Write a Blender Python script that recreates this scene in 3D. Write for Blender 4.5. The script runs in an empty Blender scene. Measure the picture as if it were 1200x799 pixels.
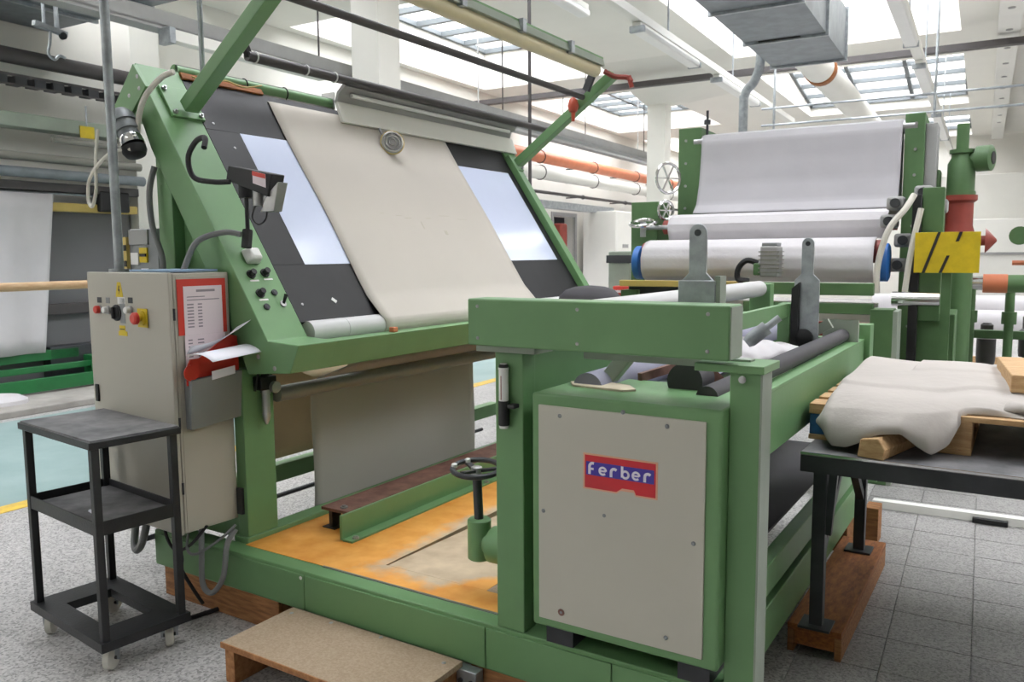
import bpy, math, random
from mathutils import Vector, Matrix
random.seed(7)
R = math.radians
scene = bpy.context.scene
col = scene.collection

# ------------------------------------------------------------------ camera
CAM_H = 1.6
PITCH, ROLL, YAW = R(6.1), R(-0.4), R(32.3)
_c, _s = math.cos(YAW), math.sin(YAW)
_fw = Vector((-_s, _c, 0)); _rt = Vector((_c, _s, 0)); _up = Vector((0, 0, 1))
_W = _fw * math.cos(PITCH) - _up * math.sin(PITCH)
_U0 = _up * math.cos(PITCH) + _fw * math.sin(PITCH)
_R = _rt * math.cos(ROLL) + _U0 * math.sin(ROLL)
_U = _U0 * math.cos(ROLL) - _rt * math.sin(ROLL)
cd = bpy.data.cameras.new('camera')
cam = bpy.data.objects.new('camera', cd); col.objects.link(cam)
cd.sensor_width = 23.5
cd.lens = 953.0 / 1200.0 * 23.5
cd.clip_start = 0.05; cd.clip_end = 200
m = Matrix((( _R.x, _U.x, -_W.x, 0), (_R.y, _U.y, -_W.y, 0), (_R.z, _U.z, -_W.z, CAM_H), (0, 0, 0, 1)))
cam.matrix_world = m
cd.dof.use_dof = True
cd.dof.focus_distance = 3.0
cd.dof.aperture_fstop = 4.5
scene.camera = cam

# ------------------------------------------------------------------ sky and exposure
SKY = 11.5
w = bpy.data.worlds.new('overcast_sky'); scene.world = w
w.use_nodes = True
bg = w.node_tree.nodes['Background']
bg.inputs['Color'].default_value = (1.0, 0.95, 0.98, 1)
bg.inputs['Strength'].default_value = SKY
vs = scene.view_settings
vs.view_transform = 'Standard'; vs.look = 'None'; vs.gamma = 1.0; vs.use_curve_mapping = False
vs.exposure = 0.27

# ------------------------------------------------------------------ building frame: the hall is turned a little against the machine
TB = R(2.25)
_cb, _sb = math.cos(TB), math.sin(TB)
def BF(p):
    return (_cb * p[0] - _sb * p[1], _sb * p[0] + _cb * p[1], p[2])

# skylight openings (x0, x1, y0, y1, height at near edge, height at far edge) and the daylight portals just above them
BAYS = ((-9.7, -6.6), (-4.2, -0.5), (1.9, 5.6))
CLOSED = {(2, -5.9), (2, 17.5), (2, 25.2)}   # unseen bays roofed over to hold back daylight
PARTIAL = {(0, 1.9): (1.9, 6.4), (1, -5.9): (-5.9, -4.4), (2, 1.9): (3.6, 7.9)}   # unseen bays, glazing cut to set how much light comes in
SKYLIGHTS = []
for bi, (bx0, bx1) in enumerate(BAYS):
    for (cy0, cy1) in ((-5.9, 0.0), (1.9, 7.9), (9.8, 15.65), (17.5, 23.3), (25.2, 29.6)):
        if (bi, cy0) in CLOSED: continue
        za, zb = ((6.0, 6.0) if cy0 != 9.8 or bi == 0 else (6.35, 6.35)) if bi != 1 or cy0 < 15 else (6.25, 5.45)  # middle bay ahead: added skylight that brightens the white beam face
        if bi == 0 and cy0 > 15: za = zb = 5.75
        cy0, cy1 = PARTIAL.get((bi, cy0), (cy0, cy1))
        SKYLIGHTS.append((bx0, bx1, cy0, cy1, za, zb, bi))
for (x0, x1, y0, y1, za, zb, bi) in SKYLIGHTS:
    ld = bpy.data.lights.new('daylight_portal', 'AREA'); ld.shape = 'RECTANGLE'
    ld.size = x1 - x0; ld.size_y = y1 - y0; ld.cycles.is_portal = True
    lo = bpy.data.objects.new('daylight_portal', ld); col.objects.link(lo)
    lo.location = BF(((x0 + x1) / 2, (y0 + y1) / 2, max(za, zb) + 0.1)); lo.rotation_euler = (0, 0, TB)

# ------------------------------------------------------------------ materials
MAT = {}
def srgb(c):
    return tuple(((v / 255) / 12.92 if v / 255 <= 0.04045 else ((v / 255 + 0.055) / 1.055) ** 2.4) for v in c)
def mat(name, rgb, rough=0.5, metal=0.0, var=0.08, scale=4.0, bump=0.0, bscale=60.0, rgb2=None, spec=0.5, stretch=None, detail=5.0):
    m = bpy.data.materials.new(name); m.use_nodes = True
    nt = m.node_tree; n = nt.nodes; l = nt.links
    b = n['Principled BSDF']
    b.inputs['Roughness'].default_value = rough
    b.inputs['Metallic'].default_value = metal
    b.inputs['Specular IOR Level'].default_value = spec
    c1 = srgb(rgb)
    c2 = srgb(rgb2) if rgb2 else tuple(max(0, v * (1 - var * 2.2)) for v in c1)
    tc = n.new('ShaderNodeTexCoord')
    src = tc.outputs['Object']
    if stretch:
        mp = n.new('ShaderNodeMapping'); mp.inputs['Scale'].default_value = stretch
        l.new(src, mp.inputs['Vector']); src = mp.outputs['Vector']
    nz = n.new('ShaderNodeTexNoise'); nz.inputs['Scale'].default_value = scale; nz.inputs['Detail'].default_value = detail
    nz.inputs['Roughness'].default_value = 0.6
    l.new(src, nz.inputs['Vector'])
    rp = n.new('ShaderNodeValToRGB')
    rp.color_ramp.elements[0].position = 0.35; rp.color_ramp.elements[0].color = (*c2, 1)
    rp.color_ramp.elements[1].position = 0.68; rp.color_ramp.elements[1].color = (*c1, 1)
    l.new(nz.outputs['Fac'], rp.inputs['Fac'])
    l.new(rp.outputs['Color'], b.inputs['Base Color'])
    if bump > 0:
        nb = n.new('ShaderNodeTexNoise'); nb.inputs['Scale'].default_value = bscale; nb.inputs['Detail'].default_value = 3
        l.new(src, nb.inputs['Vector'])
        bp = n.new('ShaderNodeBump'); bp.inputs['Strength'].default_value = bump; bp.inputs['Distance'].default_value = 0.01
        l.new(nb.outputs['Fac'], bp.inputs['Height']); l.new(bp.outputs['Normal'], b.inputs['Normal'])
    MAT[name] = m
    return m

mat('green_paint', (109, 150, 101), 0.42, var=0.06, scale=2.5, bump=0.04, bscale=30)
mat('far_green', (84, 118, 74), 0.5, var=0.1, scale=3)
mat('deep_green', (34, 118, 62), 0.45, var=0.1)
mat('pale_green_grey', (150, 160, 146), 0.5, var=0.08)
mat('beige_sheet', (190, 187, 175), 0.5, var=0.025, scale=1.5)
mat('cabinet_beige', (176, 172, 160), 0.45, var=0.03, scale=1.5)
mat('panel_black', (22, 22, 25), 0.55, var=0.15, scale=9)
mat('light_panel', (206, 214, 236), 0.12, var=0.01)
mat('cream_fabric', (196, 190, 181), 0.9, var=0.02, scale=1.2, bump=0.15, bscale=400, spec=0.1)
mat('white_fabric', (204, 201, 203), 0.85, var=0.03, scale=2, bump=0.2, bscale=30, spec=0.1)
mat('warm_fabric', (182, 176, 170), 0.9, var=0.03, scale=3, bump=0.22, bscale=26, spec=0.1)
mat('shaded_white_fabric', (176, 174, 177), 0.85, var=0.03, scale=2, bump=0.1, bscale=12, spec=0.1)  # white cloth darkened, shade on the upper sheet put into its colour
mat('tan_fabric', (232, 210, 172), 0.9, var=0.03, spec=0.1)
mat('lavender_fabric', (150, 150, 166), 0.8, var=0.06, spec=0.2)
mat('white_paint', (230, 229, 222), 0.7, var=0.03, scale=0.7)
mat('wall_white', (226, 224, 216), 0.85, var=0.035, scale=0.45, bump=0.05, bscale=8)
mat('ceiling_white', (228, 226, 218), 0.9, var=0.03, scale=0.4)
mat('grey_face', (158, 158, 156), 0.8, var=0.05)
mat('galvanised', (172, 178, 182), 0.4, metal=0.55, var=0.15, scale=14)
mat('duct_metal', (130, 137, 142), 0.45, metal=0.5, var=0.12, scale=5)
mat('steel', (176, 176, 176), 0.32, metal=0.8, var=0.1, scale=10)
mat('chrome', (215, 215, 215), 0.15, metal=1.0, var=0.02)
mat('dark_steel', (62, 64, 68), 0.45, metal=0.3, var=0.15, scale=8)
mat('dark_pipe', (74, 70, 70), 0.55, var=0.1)
mat('grey_roller', (134, 132, 124), 0.42, metal=0.1, var=0.05, scale=3)
mat('white_roller', (200, 200, 200), 0.35, var=0.04)
mat('trolley_black', (36, 37, 40), 0.45, var=0.2, scale=10, bump=0.1, bscale=120)
mat('worn_top', (66, 66, 70), 0.5, scale=6, rgb2=(128, 127, 128))
mat('rubber_black', (28, 28, 30), 0.6, var=0.1)
mat('drum_grey', (66, 64, 68), 0.7, var=0.08)
mat('cable_grey', (120, 122, 122), 0.5, var=0.05)
mat('cable_white', (214, 210, 198), 0.5, var=0.05)
mat('rust_brown', (134, 98, 84), 0.7, scale=9, rgb2=(92, 60, 50), bump=0.1)
mat('wood_plinth', (172, 120, 74), 0.75, scale=5, rgb2=(126, 84, 50), stretch=(2, 10, 16), bump=0.15)
mat('wood_pale', (206, 172, 128), 0.7, scale=5, rgb2=(176, 138, 94), stretch=(2, 12, 12), bump=0.12)
mat('wood_pole', (206, 176, 138), 0.6, scale=5, rgb2=(186, 152, 112), stretch=(12, 2, 12))
mat('chipboard', (172, 153, 130), 0.85, scale=110, rgb2=(152, 132, 108), detail=3, bump=0.1, bscale=120)
mat('chip_edge', (178, 128, 84), 0.85, scale=40, rgb2=(140, 94, 58), bump=0.1)
mat('orange_wood', (168, 104, 50), 0.75, scale=8, rgb2=(120, 70, 34), stretch=(8, 2, 12), bump=0.15)
mat('blue_paint', (46, 112, 190), 0.45, var=0.1)
mat('blue_wood', (58, 112, 164), 0.7, var=0.15, scale=20)
mat('red_plastic', (206, 58, 46), 0.35, var=0.05)
mat('hook_red', (190, 82, 58), 0.45, var=0.06)
mat('folder_blue', (132, 158, 186), 0.5, var=0.04)
mat('red_paint', (150, 62, 50), 0.5, var=0.12)
mat('orange_pipe', (208, 122, 84), 0.45, var=0.06)
mat('yellow_paint', (214, 186, 26), 0.5, var=0.08, scale=12)
mat('yellow_dull', (196, 172, 96), 0.55, var=0.08)
mat('black_mark', (36, 34, 30), 0.6, var=0.05)
mat('paper_white', (234, 234, 242), 0.8, var=0.02)
mat('paper_pink', (228, 214, 218), 0.8, var=0.03)
mat('print_grey', (150, 140, 148), 0.8, var=0.05)
mat('weave_mark', (190, 184, 168), 0.9, var=0.04)
mat('cardboard', (202, 190, 166), 0.85, var=0.06)
mat('sticker_red', (206, 40, 50), 0.35, var=0.05, scale=14)
mat('sticker_blue', (66, 52, 158), 0.35, var=0.04)
mat('sticker_edge', (224, 170, 140), 0.5, var=0.04)
mat('sticker_white', (226, 222, 232), 0.35, var=0.02)
mat('tray_grey', (132, 136, 138), 0.45, metal=0.2, var=0.04)
mat('plastic_white', (225, 225, 222), 0.3, var=0.02)
mat('caster_white', (206, 204, 194), 0.45, var=0.06, scale=20)
mat('tube_beige', (206, 196, 160), 0.3, var=0.03)
mat('dark_recess', (112, 112, 114), 0.8, var=0.05, scale=1)
mat('teal_floor', (150, 172, 170), 0.55, scale=1.6, rgb2=(134, 158, 156), bump=0.05)
mat('kerb_grey', (176, 172, 166), 0.8, scale=3, rgb2=(150, 146, 140))
mat('line_yellow', (226, 190, 70), 0.6, scale=14, rgb2=(200, 168, 80))

def floor_mat(name, dark, mid, light, s):
    m = bpy.data.materials.new(name); m.use_nodes = True
    nt = m.node_tree; n = nt.nodes; l = nt.links; b = n['Principled BSDF']
    b.inputs['Roughness'].default_value = 0.5
    tc = n.new('ShaderNodeTexCoord')
    geo = n.new('ShaderNodeNewGeometry')
    vo = n.new('ShaderNodeTexVoronoi'); vo.inputs['Scale'].default_value = s
    l.new(geo.outputs['Position'], vo.inputs['Vector'])
    sep = n.new('ShaderNodeSeparateColor'); l.new(vo.outputs['Color'], sep.inputs['Color'])
    rp = n.new('ShaderNodeValToRGB'); rp.color_ramp.interpolation = 'CONSTANT'
    e = rp.color_ramp.elements
    e[0].position = 0; e[0].color = (*srgb(dark), 1)
    e[1].position = 0.22; e[1].color = (*srgb(mid), 1)
    x = e.new(0.62); x.color = (*srgb(light), 1)
    l.new(sep.outputs['Red'], rp.inputs['Fac'])
    nz = n.new('ShaderNodeTexNoise'); nz.inputs['Scale'].default_value = 1.3; nz.inputs['Detail'].default_value = 6
    l.new(geo.outputs['Position'], nz.inputs['Vector'])
    mr = n.new('ShaderNodeMapRange'); mr.inputs['From Min'].default_value = 0.3; mr.inputs['From Max'].default_value = 0.7
    mr.inputs['To Min'].default_value = 0.82; mr.inputs['To Max'].default_value = 1.06
    l.new(nz.outputs['Fac'], mr.inputs['Value'])
    mx = n.new('ShaderNodeMix'); mx.data_type = 'RGBA'; mx.blend_type = 'MULTIPLY'; mx.inputs['Factor'].default_value = 1
    l.new(rp.outputs['Color'], mx.inputs['A']); l.new(mr.outputs['Result'], mx.inputs['B'])
    l.new(mx.outputs['Result'], b.inputs['Base Color'])
    MAT[name] = m
floor_mat('terrazzo', (140, 138, 136), (172, 170, 168), (192, 190, 188), 110)
floor_mat('terrazzo_tile', (124, 122, 120), (145, 143, 141), (160, 158, 155), 130)
mat('bar_grey', (96, 102, 104), 0.6, var=0.05)
mat('joint_dark', (70, 68, 66), 0.9)

def glass_mat():
    m = bpy.data.materials.new('skylight_glass'); m.use_nodes = True
    nt = m.node_tree; n = nt.nodes; l = nt.links
    n.remove(n['Principled BSDF'])
    tr = n.new('ShaderNodeBsdfTransparent'); tr.inputs['Color'].default_value = (0.90, 0.93, 0.94, 1)
    gl = n.new('ShaderNodeBsdfGlossy'); gl.inputs['Roughness'].default_value = 0.1
    mx = n.new('ShaderNodeMixShader'); mx.inputs[0].default_value = 0.05
    l.new(tr.outputs[0], mx.inputs[1]); l.new(gl.outputs[0], mx.inputs[2]); l.new(mx.outputs[0], n['Material Output'].inputs['Surface'])
    MAT['skylight_glass'] = m
glass_mat()

def platform_mat():
    m = bpy.data.materials.new('worn_orange_board'); m.use_nodes = True
    nt = m.node_tree; n = nt.nodes; l = nt.links; b = n['Principled BSDF']
    b.inputs['Roughness'].default_value = 0.55
    geo = n.new('ShaderNodeNewGeometry')
    sp = n.new('ShaderNodeSeparateXYZ'); l.new(geo.outputs['Position'], sp.inputs[0])
    nz = n.new('ShaderNodeTexNoise'); nz.inputs['Scale'].default_value = 5; nz.inputs['Detail'].default_value = 8; nz.inputs['Roughness'].default_value = 0.65
    l.new(geo.outputs['Position'], nz.inputs['Vector'])
    def mth(op, a, bb, c=None):
        q = n.new('ShaderNodeMath'); q.operation = op
        for i, v in enumerate((a, bb, c)):
            if v is None: continue
            if isinstance(v, (int, float)): q.inputs[i].default_value = v
            else: l.new(v, q.inputs[i])
        return q.outputs[0]
    # walked-off patch: a rounded strip along the walkway, ragged by noise
    dx = mth('ABSOLUTE', mth('ADD', sp.outputs['X'], 1.93), None)
    fx = mth('SUBTRACT', 0.34, dx)
    fy = mth('SUBTRACT', sp.outputs['Y'], 2.42)
    # the near right corner keeps its paint
    cc = mth('SUBTRACT', mth('SUBTRACT', sp.outputs['Y'], mth('MULTIPLY', mth('ADD', sp.outputs['X'], 1.95), 1.1)), 2.36)
    d = mth('MINIMUM', mth('MINIMUM', fx, fy), cc)
    d = mth('ADD', d, mth('MULTIPLY', mth('SUBTRACT', nz.outputs['Fac'], 0.5), 0.30))
    mr = n.new('ShaderNodeMapRange'); mr.inputs['From Min'].default_value = -0.02; mr.inputs['From Max'].default_value = 0.06
    l.new(d, mr.inputs['Value'])
    nz2 = n.new('ShaderNodeTexNoise'); nz2.inputs['Scale'].default_value = 9; nz2.inputs['Detail'].default_value = 6
    l.new(geo.outputs['Position'], nz2.inputs['Vector'])
    r1 = n.new('ShaderNodeValToRGB'); e = r1.color_ramp.elements
    e[0].position = 0.3; e[0].color = (*srgb((226, 148, 56)), 1); e[1].position = 0.7; e[1].color = (*srgb((246, 182, 92)), 1)
    r2 = n.new('ShaderNodeValToRGB'); e = r2.color_ramp.elements
    e[0].position = 0.3; e[0].color = (*srgb((182, 160, 132)), 1); e[1].position = 0.7; e[1].color = (*srgb((214, 194, 164)), 1)
    l.new(nz2.outputs['Fac'], r1.inputs['Fac']); l.new(nz2.outputs['Fac'], r2.inputs['Fac'])
    mx = n.new('ShaderNodeMix'); mx.data_type = 'RGBA'
    l.new(mr.outputs['Result'], mx.inputs['Factor']); l.new(r1.outputs['Color'], mx.inputs['A']); l.new(r2.outputs['Color'], mx.inputs['B'])
    l.new(mx.outputs['Result'], b.inputs['Base Color'])
    MAT[m.name] = m
platform_mat()

# ------------------------------------------------------------------ mesh helpers
def root_loc(o):
    while o.parent: o = o.parent
    return o.location
class MB:
    def __init__(s, tf=None):
        s.v = []; s.f = []; s.tf = tf
    def add(s, vs, fs):
        k = len(s.v)
        s.v += [s.tf(p) if s.tf else tuple(p) for p in vs]
        s.f += [tuple(i + k for i in f) for f in fs]
        return s
    def box(s, x0, x1, y0, y1, z0, z1):
        return s.add([(x0, y0, z0), (x1, y0, z0), (x1, y1, z0), (x0, y1, z0), (x0, y0, z1), (x1, y0, z1), (x1, y1, z1), (x0, y1, z1)],
                     [(0, 3, 2, 1), (4, 5, 6, 7), (0, 1, 5, 4), (1, 2, 6, 5), (2, 3, 7, 6), (3, 0, 4, 7)])
    def hexa(s, lo, hi):
        return s.add(list(lo) + list(hi), [(0, 3, 2, 1), (4, 5, 6, 7), (0, 1, 5, 4), (1, 2, 6, 5), (2, 3, 7, 6), (3, 0, 4, 7)])
    def bar(s, p0, p1, wd, ht, up=(0, 0, 1)):
        p0 = Vector(p0); p1 = Vector(p1); d = (p1 - p0).normalized(); u = Vector(up)
        if abs(d.dot(u)) > 0.99: u = Vector((1, 0, 0))
        r = d.cross(u).normalized(); u = r.cross(d).normalized()
        q = [(-1, -1), (1, -1), (1, 1), (-1, 1)]
        return s.hexa([p0 + r * a * wd / 2 + u * b * ht / 2 for a, b in q], [p1 + r * a * wd / 2 + u * b * ht / 2 for a, b in q])
    def cyl(s, p0, p1, r, n=16, r2=None, cap=True):
        p0 = Vector(p0); p1 = Vector(p1); d = (p1 - p0).normalized()
        a = Vector((0, 0, 1)) if abs(d.z) < 0.9 else Vector((1, 0, 0))
        e1 = d.cross(a).normalized(); e2 = d.cross(e1)
        r2 = r if r2 is None else r2
        vs = []
        for p, rr in ((p0, r), (p1, r2)):
            for i in range(n):
                t = 2 * math.pi * i / n
                vs.append(p + (e1 * math.cos(t) + e2 * math.sin(t)) * rr)
        fs = [(i, (i + 1) % n, n + (i + 1) % n, n + i) for i in range(n)]
        if cap: fs += [tuple(range(n - 1, -1, -1)), tuple(range(n, 2 * n))]
        return s.add(vs, fs)
    def lathe(s, p0, axis, prof, n=20):
        """prof: list of (distance along axis, radius)"""
        p0 = Vector(p0); d = Vector(axis).normalized()
        a = Vector((0, 0, 1)) if abs(d.z) < 0.9 else Vector((1, 0, 0))
        e1 = d.cross(a).normalized(); e2 = d.cross(e1)
        vs = []
        for h, r in prof:
            for i in range(n):
                t = 2 * math.pi * i / n
                vs.append(p0 + d * h + (e1 * math.cos(t) + e2 * math.sin(t)) * max(r, 1e-4))
        fs = []
        for k in range(len(prof) - 1):
            for i in range(n):
                fs.append((k * n + i, k * n + (i + 1) % n, (k + 1) * n + (i + 1) % n, (k + 1) * n + i))
        fs += [tuple(range(n - 1, -1, -1)), tuple(range((len(prof) - 1) * n, len(prof) * n))]
        return s.add(vs, fs)
    def tube(s, pts, r, n=8, sub=6):
        P = [Vector(p) for p in pts]
        if sub > 1 and len(P) > 2:
            Q = []
            for i in range(len(P) - 1):
                a = P[max(i - 1, 0)]; b = P[i]; c = P[i + 1]; d = P[min(i + 2, len(P) - 1)]
                for k in range(sub):
                    t = k / sub
                    Q.append(0.5 * ((2 * b) + (c - a) * t + (2 * a - 5 * b + 4 * c - d) * t * t + (3 * b - a - 3 * c + d) * t ** 3))
            Q.append(P[-1]); P = Q
        vs = []; e1 = None
        for i, p in enumerate(P):
            d = (P[min(i + 1, len(P) - 1)] - P[max(i - 1, 0)]).normalized()
            if e1 is None:
                a = Vector((0, 0, 1)) if abs(d.z) < 0.9 else Vector((1, 0, 0))
                e1 = d.cross(a).normalized()
            else:
                e1 = (e1 - d * e1.dot(d)).normalized()
            e2 = d.cross(e1)
            for k in range(n):
                t = 2 * math.pi * k / n
                vs.append(p + (e1 * math.cos(t) + e2 * math.sin(t)) * r)
        fs = [(i * n + k, i * n + (k + 1) % n, (i + 1) * n + (k + 1) % n, (i + 1) * n + k) for i in range(len(P) - 1) for k in range(n)]
        fs += [tuple(range(n - 1, -1, -1)), tuple(range((len(P) - 1) * n, len(P) * n))]
        return s.add(vs, fs)
    def torus(s, c, axis, R_, r, n=28, k=8):
        c = Vector(c); d = Vector(axis).normalized()
        a = Vector((0, 0, 1)) if abs(d.z) < 0.9 else Vector((1, 0, 0))
        e1 = d.cross(a).normalized(); e2 = d.cross(e1)
        vs = []
        for i in range(n):
            t = 2 * math.pi * i / n; q = e1 * math.cos(t) + e2 * math.sin(t)
            for j in range(k):
                u = 2 * math.pi * j / k
                vs.append(c + q * (R_ + r * math.cos(u)) + d * r * math.sin(u))
        fs = [(i * k + j, ((i + 1) % n) * k + j, ((i + 1) % n) * k + (j + 1) % k, i * k + (j + 1) % k) for i in range(n) for j in range(k)]
        return s.add(vs, fs)
    def prism_xz(s, poly, y0, y1):
        n = len(poly)
        return s.add([(x, y0, z) for x, z in poly] + [(x, y1, z) for x, z in poly],
                     [tuple(range(n)), tuple(range(2 * n - 1, n - 1, -1))] + [(i, n + i, n + (i + 1) % n, (i + 1) % n) for i in range(n)])
    def prism_yz(s, poly, x0, x1):
        n = len(poly)
        return s.add([(x0, y, z) for y, z in poly] + [(x1, y, z) for y, z in poly],
                     [tuple(range(n)), tuple(range(2 * n - 1, n - 1, -1))] + [(i, n + i, n + (i + 1) % n, (i + 1) % n) for i in range(n)])
    def prism_xy(s, poly, z0, z1):
        n = len(poly)
        return s.add([(x, y, z0) for x, y in poly] + [(x, y, z1) for x, y in poly],
                     [tuple(range(n - 1, -1, -1)), tuple(range(n, 2 * n))] + [(i, (i + 1) % n, n + (i + 1) % n, n + i) for i in range(n)])
    def sheet(s, fn, nu, nv):
        vs = [fn(i / nu, j / nv) for j in range(nv + 1) for i in range(nu + 1)]
        fs = [(j * (nu + 1) + i, j * (nu + 1) + i + 1, (j + 1) * (nu + 1) + i + 1, (j + 1) * (nu + 1) + i) for j in range(nv) for i in range(nu)]
        return s.add(vs, fs)
    def build(s, name, material, parent=None, bevel=0.0, seg=2, thick=0.0, sub=0):
        me = bpy.data.meshes.new(name)
        if parent is not None:
            L = Vector(root_loc(parent))
        else:
            xs = [p[0] for p in s.v]; ys = [p[1] for p in s.v]; zs = [p[2] for p in s.v]
            L = Vector(((min(xs) + max(xs)) / 2, (min(ys) + max(ys)) / 2, min(zs)))
        me.from_pydata([tuple(Vector(p) - L) for p in s.v], [], s.f)
        me.validate()
        import bmesh
        bm = bmesh.new(); bm.from_mesh(me); bmesh.ops.recalc_face_normals(bm, faces=bm.faces); bm.to_mesh(me); bm.free()
        me.shade_smooth(); me.set_sharp_from_angle(angle=R(35))
        me.materials.append(MAT[material])
        o = bpy.data.objects.new(name, me); col.objects.link(o)
        if parent is not None: o.parent = parent
        else: o.location = L
        if thick:
            md = o.modifiers.new('thick', 'SOLIDIFY'); md.thickness = thick; md.offset = 0
        if sub:
            md = o.modifiers.new('smooth', 'SUBSURF'); md.levels = sub; md.render_levels = sub
        if bevel:
            md = o.modifiers.new('bevel', 'BEVEL'); md.width = bevel; md.segments = seg; md.limit_method = 'ANGLE'; md.angle_limit = R(40)
        return o
def tag(o, label=None, cat=None, group=None, kind=None):
    if label: o['label'] = label
    if cat: o['category'] = cat
    if group: o['group'] = group
    if kind: o['kind'] = kind
    return o
def thing(name, loc, label, cat, group=None, kind=None):
    o = bpy.data.objects.new(name, None); col.objects.link(o)
    o.location = loc; o.empty_display_size = 0.1
    return tag(o, label, cat, group, kind)
def box(name, material, parent, x0, x1, y0, y1, z0, z1, bevel=0.0, tf=None):
    return MB(tf).box(x0, x1, y0, y1, z0, z1).build(name, material, parent, bevel)
SHARED = {}
def place(key, name, parent, pos, make):
    """a small repeated piece: one shared mesh, one object per place (pos in world)"""
    if key not in SHARED:
        mb, mt = make()
        me = bpy.data.meshes.new(name)
        me.from_pydata([tuple(p) for p in mb.v], [], mb.f)
        import bmesh
        bm = bmesh.new(); bm.from_mesh(me); bmesh.ops.recalc_face_normals(bm, faces=bm.faces); bm.to_mesh(me); bm.free()
        me.shade_smooth(); me.set_sharp_from_angle(angle=R(35)); me.materials.append(MAT[mt]); SHARED[key] = me
    o = bpy.data.objects.new(name, SHARED[key]); col.objects.link(o)
    o.parent = parent; o.location = Vector(pos) - Vector(root_loc(parent))
    return o
def screw_y(parent, x, y, z, r=0.006, mt='steel'):
    return place('screw_y%g%s' % (r, mt), 'screw', parent, (x, y, z), lambda: (MB().lathe((0, 0.002, 0), (0, -1, 0), [(0, r), (0.003, r), (0.005, r * 0.6)], 10), mt))
def screw_x(parent, x, y, z, r=0.006, mt='steel'):
    return place('screw_x%g%s' % (r, mt), 'screw', parent, (x, y, z), lambda: (MB().lathe((-0.002, 0, 0), (1, 0, 0), [(0, r), (0.003, r), (0.005, r * 0.6)], 10), mt))

# ================================================================== THE HALL
FX0, FX1, FY0, FY1 = -9.9, 8.0, -8.0, 30.0
# floor slab; the terrazzo tiles right of the machine are pieces of their own
TS = 0.305; TX0, TX1, TY0, TY1 = -0.58, 1.86, 2.05, 7.845
fl = MB(BF)
fl.box(FX0, TX0, FY0, FY1, -0.2, 0).box(TX1, FX1, FY0, FY1, -0.2, 0).box(TX0, TX1, FY0, TY0, -0.2, 0).box(TX0, TX1, TY1, FY1, -0.2, 0)
fl.box(TX0, TX1, TY0, TY1, -0.2, -0.01)
floor = fl.build('floor', 'terrazzo'); tag(floor, 'grey speckled terrazzo factory floor', None, kind='structure')
def tile_mesh():
    mb = MB(); h = TS / 2 - 0.0025
    q = [(-h, -h), (h, -h), (h, h), (-h, h)]
    def rot(p): return (_cb * p[0] - _sb * p[1], _sb * p[0] + _cb * p[1])
    mb.hexa([(*rot(p), -0.012) for p in q], [(*rot(p), 0) for p in q])
    return mb, 'terrazzo_tile'
for i in range(8):
    for j in range(19):
        x = TX0 + (i + .5) * TS; y = TY0 + (j + .5) * TS
        p = BF((x, y, 0)); place('tile', 'floor_tile', floor, (p[0], p[1], random.uniform(-0.001, 0.0)), tile_mesh)
# painted lane and kerb on the left
box('painted_lane', 'teal_floor', floor, -8.2, -5.42, 0.0, 16, -0.01, 0.002, tf=BF)
box('yellow_line', 'line_yellow', floor, -5.42, -5.27, 0.0, 16, -0.01, 0.003, tf=BF)
kb = box('trim_1', 'kerb_grey', None, -9.3, -8.35, 0.5, 12, 0.0, 0.07, 0.01, tf=BF); tag(kb, 'low pale concrete kerb along the left wall', None, kind='structure')

# walls
wl = MB(BF).box(FX0 - 0.3, FX0, FY0, 19.3, 0, 6.5).box(FX0 - 0.3, FX0, 20.6, FY1, 0, 6.5).box(FX0 - 0.3, FX0, 19.3, 20.6, 2.6, 6.5).build('wall_left', 'wall_white')
tag(wl, 'white plastered long wall on the left', None, kind='structure')
wb = box('wall_back', 'wall_white', None, FX0 - 0.3, FX1 + 0.3, FY1, FY1 + 0.3, 0, 6.5, tf=BF); tag(wb, 'white end wall of the hall', None, kind='structure')
wr = box('wall_right', 'wall_white', None, FX1, FX1 + 0.3, FY0, FY1, 0, 6.5, tf=BF); tag(wr, 'white wall right of the hall', None, kind='structure')
wf = box('wall_front', 'wall_white', None, FX0 - 0.3, FX1 + 0.3, FY0 - 0.3, FY0, 0, 6.5, tf=BF); tag(wf, 'white wall behind the viewpoint', None, kind='structure')
pil = box('trim_2', 'wall_white', None, -9.9, -9.5, 6.8, 7.22, 0, 6.2, tf=BF); tag(pil, 'white wall pilaster behind the switch cabinet', None, kind='structure')
# dark doorway in the left wall far down the hall
dr = thing('door_1', BF((-9.9, 19.95, 0)), 'open dark doorway far down the left wall', None, kind='structure')
MB(BF).box(-9.95, -9.86, 19.2, 19.3, 0, 2.7).box(-9.95, -9.86, 20.6, 20.7, 0, 2.7).box(-9.95, -9.86, 19.3, 20.6, 2.6, 2.7).build('door_frame', 'grey_face', dr)
MB(BF).box(-12.0, -11.9, 18.6, 21.2, 0, 3.0).box(-11.9, -10.2, 18.6, 18.7, 0, 3).box(-11.9, -10.2, 21.1, 21.2, 0, 3).box(-11.9, -10.2, 18.7, 21.1, 2.9, 3).box(-11.9, -10.2, 18.7, 21.1, -0.1, 0).build('dark_room', 'dark_recess', dr)

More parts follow.
